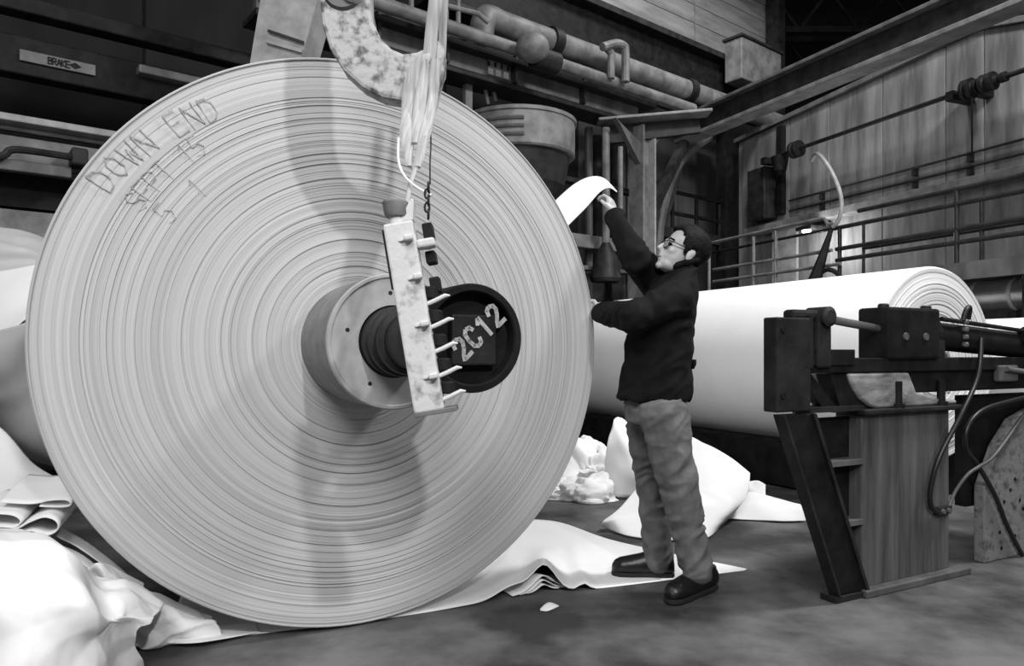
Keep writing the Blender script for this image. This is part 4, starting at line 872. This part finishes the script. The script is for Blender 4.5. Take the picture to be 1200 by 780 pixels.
body.tube([hp(-0.02, 0, -0.04), bp_(803, 318), bp_(799, 332)], [0.058, 0.058, 0.062], 18)
# torso, arms, legs
body.loft([(bp_(768, 484), .12, .15, X3, Y3), (bp_(768, 455), .12, .15, X3, Y3), (bp_(770, 420), .11, .145, X3, Y3), (bp_(776, 380), .11, .16, X3, Y3), (bp_(785, 350), .10, .17, X3, Y3), (bp_(793, 334), .07, .12, X3, Y3)])
limb(body, [(shN, .06), (elN, .048), (wrN, .032)]); limb(body, [(shF, .06), (elF, .048), (wrF, .032)])
limb(body, [(hipN, .085), (kneeN, .06), (ankN, .032)]); limb(body, [(hipF, .085), (kneeF, .06), (ankF, .032)])
def foot(heel, toe):
    d = toe - heel; d.z = 0; h0 = V((heel.x, heel.y, 0))
    body.tube([h0 + d * 0.14 + UP * 0.055, h0 + d * 0.42 + UP * 0.055, h0 + d * 0.78 + UP * 0.045], [.030, .028, .020], 12)
    body.tube([h0 + d * 0.2 + UP * 0.05, h0 + d * 0.2 + UP * 0.13], [.030, .032], 12)
foot(G(836, 689), G(783, 709)); foot(G(790, 676), G(717, 674))
# hands
def hand(wr, pd, nd, sd, curl, spread=0.0, L_=1.0):     # wrist, pointing, back-of-hand, thumb side
    pd = pd.normalized(); sd = (sd - pd * sd.dot(pd)).normalized(); nd = pd.cross(sd).normalized() * (1 if pd.cross(sd).dot(nd) > 0 else -1)
    m3 = Matrix((pd, sd, nd)).transposed()
    body.ell(wr + pd * 0.045, 0.056, 0.042, 0.019, m3); body.ell(wr + pd * 0.06 + sd * 0.012, 0.04, 0.034, 0.018, m3)
    body.tube([wr - pd * 0.02, wr + pd * 0.03], [.030, .028], 12)
    for k, (o, ln) in enumerate(((0.030, 0.072), (0.011, 0.082), (-0.009, 0.076), (-0.028, 0.060))):
        p = wr + pd * 0.088 + sd * o; a = 0.0; pts = [wr + pd * 0.06 + sd * o * 0.8, p]
        for j, fr in enumerate((0.45, 0.3, 0.25)):
            a += curl[j]; d = pd * math.cos(a) - nd * math.sin(a); p = p + d * ln * fr * L_; pts.append(p)
        body.tube(pts, [.0100, .0098, .0092, .0084, .0068], 8)
    tp = wr + pd * 0.022 + sd * 0.032; d1 = (sd * 0.75 + pd * 0.65 - nd * 0.3).normalized(); d2 = (pd * 0.9 - nd * 0.55 + sd * 0.1).normalized()
    body.tube([wr + pd * 0.015 + sd * 0.015, tp, tp + d1 * 0.036, tp + d1 * 0.036 + d2 * 0.034], [.015, .0135, .011, .008], 8)
hand(wrN, V((-0.25, 0.75, 0.05)), V((0.9, 0.25, 0)), V((0, 0, 1)), (0.10, 0.14, 0.14))
hand(wrF, bp_(714, 226, 3.70) - wrF, V((0.6, -0.6, 0.2)), V((-0.4, -0.6, 0.1)), (0.7, 0.9, 0.6))
body.build('body', 'skin', man, smooth=180, remesh=0.0058, relax=4)
# face details
for s_ in (-1, 1):
    MB().ell(hp(0.083, s_ * 0.032, 0.014), 0.010, 0.013, 0.008, HM, 12).build('eye', 'hair', man, smooth=180)
    MB().tube([hp(0.093, s_ * 0.014, 0.036), hp(0.094, s_ * 0.034, 0.041), hp(0.078, s_ * 0.055, 0.036)], [.004, .005, .003], 6).build('eyebrow', 'hair', man, smooth=180)
MB().tube([hp(0.099, -0.022, -0.055), hp(0.1045, 0, -0.0545), hp(0.099, 0.022, -0.055)], [.0015, .0022, .0015], 6).build('mouth_line', 'grey_steel', man)
# hair
hr = MB(); n = 40; m_ = 26; vs = []; keep = []
hv = bmesh.new(); bmesh.ops.create_uvsphere(hv, u_segments=44, v_segments=30, radius=1.0)
dl = []
for v in hv.verts:
    p = V((v.co.x * 0.110 - 0.018, v.co.y * 0.088, v.co.z * 0.098 + 0.055)); k = 1 + 0.05 * noise.noise(v.co * 4.0)
    v.co = V((p.x * k, p.y * k, p.z * k))
for f in hv.faces:
    c = f.calc_center_median()
    front_ = c.x > 0.045 + 0.30 * max(0, c.z - 0.07) - 0.25 * max(0, 0.07 - c.z)
    side_ = c.x > -0.035 and c.z < 0.03 and not (-0.004 < c.x < 0.022 and c.z > -0.002)
    low_ = c.z < -0.055
    if (front_ and c.z < 0.105) or side_ or low_: dl.append(f)
bmesh.ops.delete(hv, geom=dl, context='FACES')
mb = MB(); idx = {}
for v in hv.verts: idx[v.index] = len(mb.v); mb.v.append(hc + HM @ v.co)
hv.verts.index_update(); mb.f = [tuple(v.index for v in f.verts) for f in hv.faces]; hv.free()
mb.build('hair', 'hair', man, smooth=180, thick=0.014)
# glasses
gl = MB()
for s_ in (-1, 1):
    gl.tube([hp(0.104, s_ * 0.012, 0.026), hp(0.101, s_ * 0.054, 0.026), hp(0.098, s_ * 0.056, -0.004), hp(0.102, s_ * 0.034, -0.012), hp(0.104, s_ * 0.014, -0.002)], 0.0022, 6, closed=True)
    gl.tube([hp(0.100, s_ * 0.056, 0.022), hp(0.06, s_ * 0.072, 0.020), hp(0.0, s_ * 0.083, 0.016), hp(-0.018, s_ * 0.084, 0.004)], 0.0028, 6)
gl.tube([hp(0.104, -0.012, 0.018), hp(0.111, 0, 0.021), hp(0.104, 0.012, 0.018)], 0.0022, 6)
gg = gl.build('glasses', 'glass_frame', man, smooth=60)
for s_ in (-1, 1):
    MB().prism([hp(0.103, s_ * 0.013, 0.025), hp(0.100, s_ * 0.053, 0.025), hp(0.097, s_ * 0.054, -0.003), hp(0.101, s_ * 0.034, -0.011), hp(0.103, s_ * 0.015, -0.002)], fwd * 0.001).build('lens', 'lens', gg, smooth=0)
def wrinkle(o, amp, seed):
    me = o.data; org = ORG[o.name][0]; out = []
    for v in me.vertices:
        p = v.co + org; q = V((p.x * 6 + p.z * 3, p.y * 6 + seed * 7, p.z * 11 - p.x * 6)); w_ = noise.noise(q * 0.55 + V((0, 0, seed))) * 1.2
        n_ = 1 - 2.2 * abs(noise.noise(q + V((w_, w_, w_)))); n2 = noise.noise(q * 2.1)
        out.append(v.co + v.normal * (amp * (n_ * 0.8 - 0.5 + 0.35 * n2)))
    for v, c in zip(me.vertices, out): v.co = c
    me.update()
# jacket
jk = MB()
jk.loft([(bp_(765, 469), .180, .205, X3, Y3), (bp_(767, 458), .178, .205, X3, Y3), (bp_(769, 430), .168, .205, X3, Y3), (bp_(772, 402), .160, .205, X3, Y3), (bp_(776, 376), .150, .21, X3, Y3), (bp_(783, 352), .132, .215, X3, Y3), (bp_(790, 335), .105, .185, X3, Y3), (bp_(796, 323), .082, .12, X3, Y3), (bp_(801, 314), .076, .088, X3, Y3)], 32)
limb(jk, [(shN + V((.01, .05, 0)), .100), (shN, .096), (shN.lerp(elN, .5), .086), (elN, .080), (elN.lerp(wrN, .5), .066), (elN.lerp(wrN, .93), .054)])
limb(jk, [(shF + V((.02, -.05, -.02)), .10), (shF, .096), (shF.lerp(elF, .5), .086), (elF, .078), (elF.lerp(wrF, .5), .064), (elF.lerp(wrF, .96), .048)])
for v in jk.v:
    n_ = noise.noise(v * 9.0) * 0.010 + noise.noise(V((v.x * 5, v.y * 5, v.z * 22))) * 0.008
    v += V((n_, n_, n_ * 0.5))
jo = jk.build('jacket', 'jacket', man, smooth=180, remesh=0.010, relax=4)
MB().tube([bp_(801, 314) + V((math.cos(a) * 0.074, math.sin(a) * 0.084, 0.018 + 0.02 * math.cos(a))) for a in [i * math.pi / 10 for i in range(20)]], 0.017, 8, closed=True).build('collar', 'jacket', jo, smooth=180)
MB().loft([(bp_(812, 421), .012, .05, X3, Y3), (bp_(811, 427), .016, .055, X3, Y3), (bp_(810, 432), .006, .05, X3, Y3)]).build('pocket_flap', 'jacket', jo, smooth=180)
MB().lathe(wrF.lerp(elF, 0.05), (wrF - elF), [(-0.03, 0.052), (0.0, 0.054), (0.02, 0.050)], 20).build('cuff', 'jacket', jo, smooth=60)
wrinkle(jo, 0.010, 1)
# trousers
tr_ = MB()
tr_.loft([(bp_(767, 494), .145, .175, X3, Y3), (bp_(767, 478), .145, .175, X3, Y3), (bp_(767, 462), .135, .165, X3, Y3)], 28)
limb(tr_, [(hipN, .118), (hipN.lerp(kneeN, .5), .106), (kneeN, .090), (kneeN.lerp(ankN, .5), .080), (kneeN.lerp(ankN, .85), .078), (ankN + V((0, 0, 0.02)), .076)])
limb(tr_, [(hipF, .118), (hipF.lerp(kneeF, .5), .104), (kneeF, .088), (kneeF.lerp(ankF, .5), .078), (kneeF.lerp(ankF, .85), .078), (ankF + V((0, 0, 0.02)), .076)])
for v in tr_.v:
    n_ = noise.noise(V((v.x * 7, v.y * 7, v.z * 15 + v.x * 9))) * 0.013 + noise.noise(v * 5.0) * 0.010
    v += V((n_, n_, 0))
to = tr_.build('trousers', 'trousers', man, smooth=180, remesh=0.008, relax=3)
wrinkle(to, 0.013, 2)
MB().loft([(bp_(767, 468), .146, .176, X3, Y3), (bp_(767, 473), .147, .177, X3, Y3)], 28).build('belt', 'shoe', to, smooth=60)
# shoes
def shoe(heel, toe, name):
    d = toe - heel; d.z = 0; L_ = d.length; d.normalize(); s_ = V((-d.y, d.x, 0)); o = V((heel.x, heel.y, 0.012))
    st = [(0.00, .030, .030, .040), (0.02, .040, .05, .052), (0.10, .046, .064, .062), (0.22, .048, .070, .066), (0.40, .050, .064, .060), (0.55, .053, .056, .052), (0.72, .055, .050, .046), (0.86, .052, .044, .042), (0.95, .040, .036, .036), (1.0, .020, .020, .026)]
    mb = MB(); mb.loft([(o + d * (f * L_) + UP * zc, w_, h_, s_, UP) for f, w_, h_, zc in st], 20)
    for v in mb.v: v.z = max(v.z, 0.014)
    a = o + d * (0.16 * L_); mb.loft([(a + UP * 0.05, .045, .05, s_, d), (a + UP * 0.115, .046, .05, s_, d)], 18)
    sh_ = mb.build(name, 'shoe', man, smooth=180, remesh=0.006, relax=3)
    sm = MB(); prof_ = [(0.0, .022), (0.03, .036), (0.2, .042), (0.45, .042), (0.7, .051), (0.88, .048), (0.97, .032), (1.005, .012)]
    poly = [o + d * (f * L_) + s_ * w_ for f, w_ in prof_] + [o + d * (f * L_) - s_ * w_ for f, w_ in reversed(prof_)]
    for p in poly: p.z = 0.006
    sm.prism(poly, UP * 0.022).build('sole', 'sole', sh_, smooth=0, bevel=0.004)
    for k in range(3):
        c = o + d * (L_ * (0.34 + 0.08 * k)) + UP * (0.128 - 0.012 * k); MB().tube([c - s_ * 0.022, c + UP * 0.004, c + s_ * 0.022], 0.003, 6).build('lace', 'rubber', sh_)
shoe(G(836, 689, 0), G(783, 709, 0), 'shoe')
shoe(G(790, 676, 0), G(717, 674, 0), 'shoe')
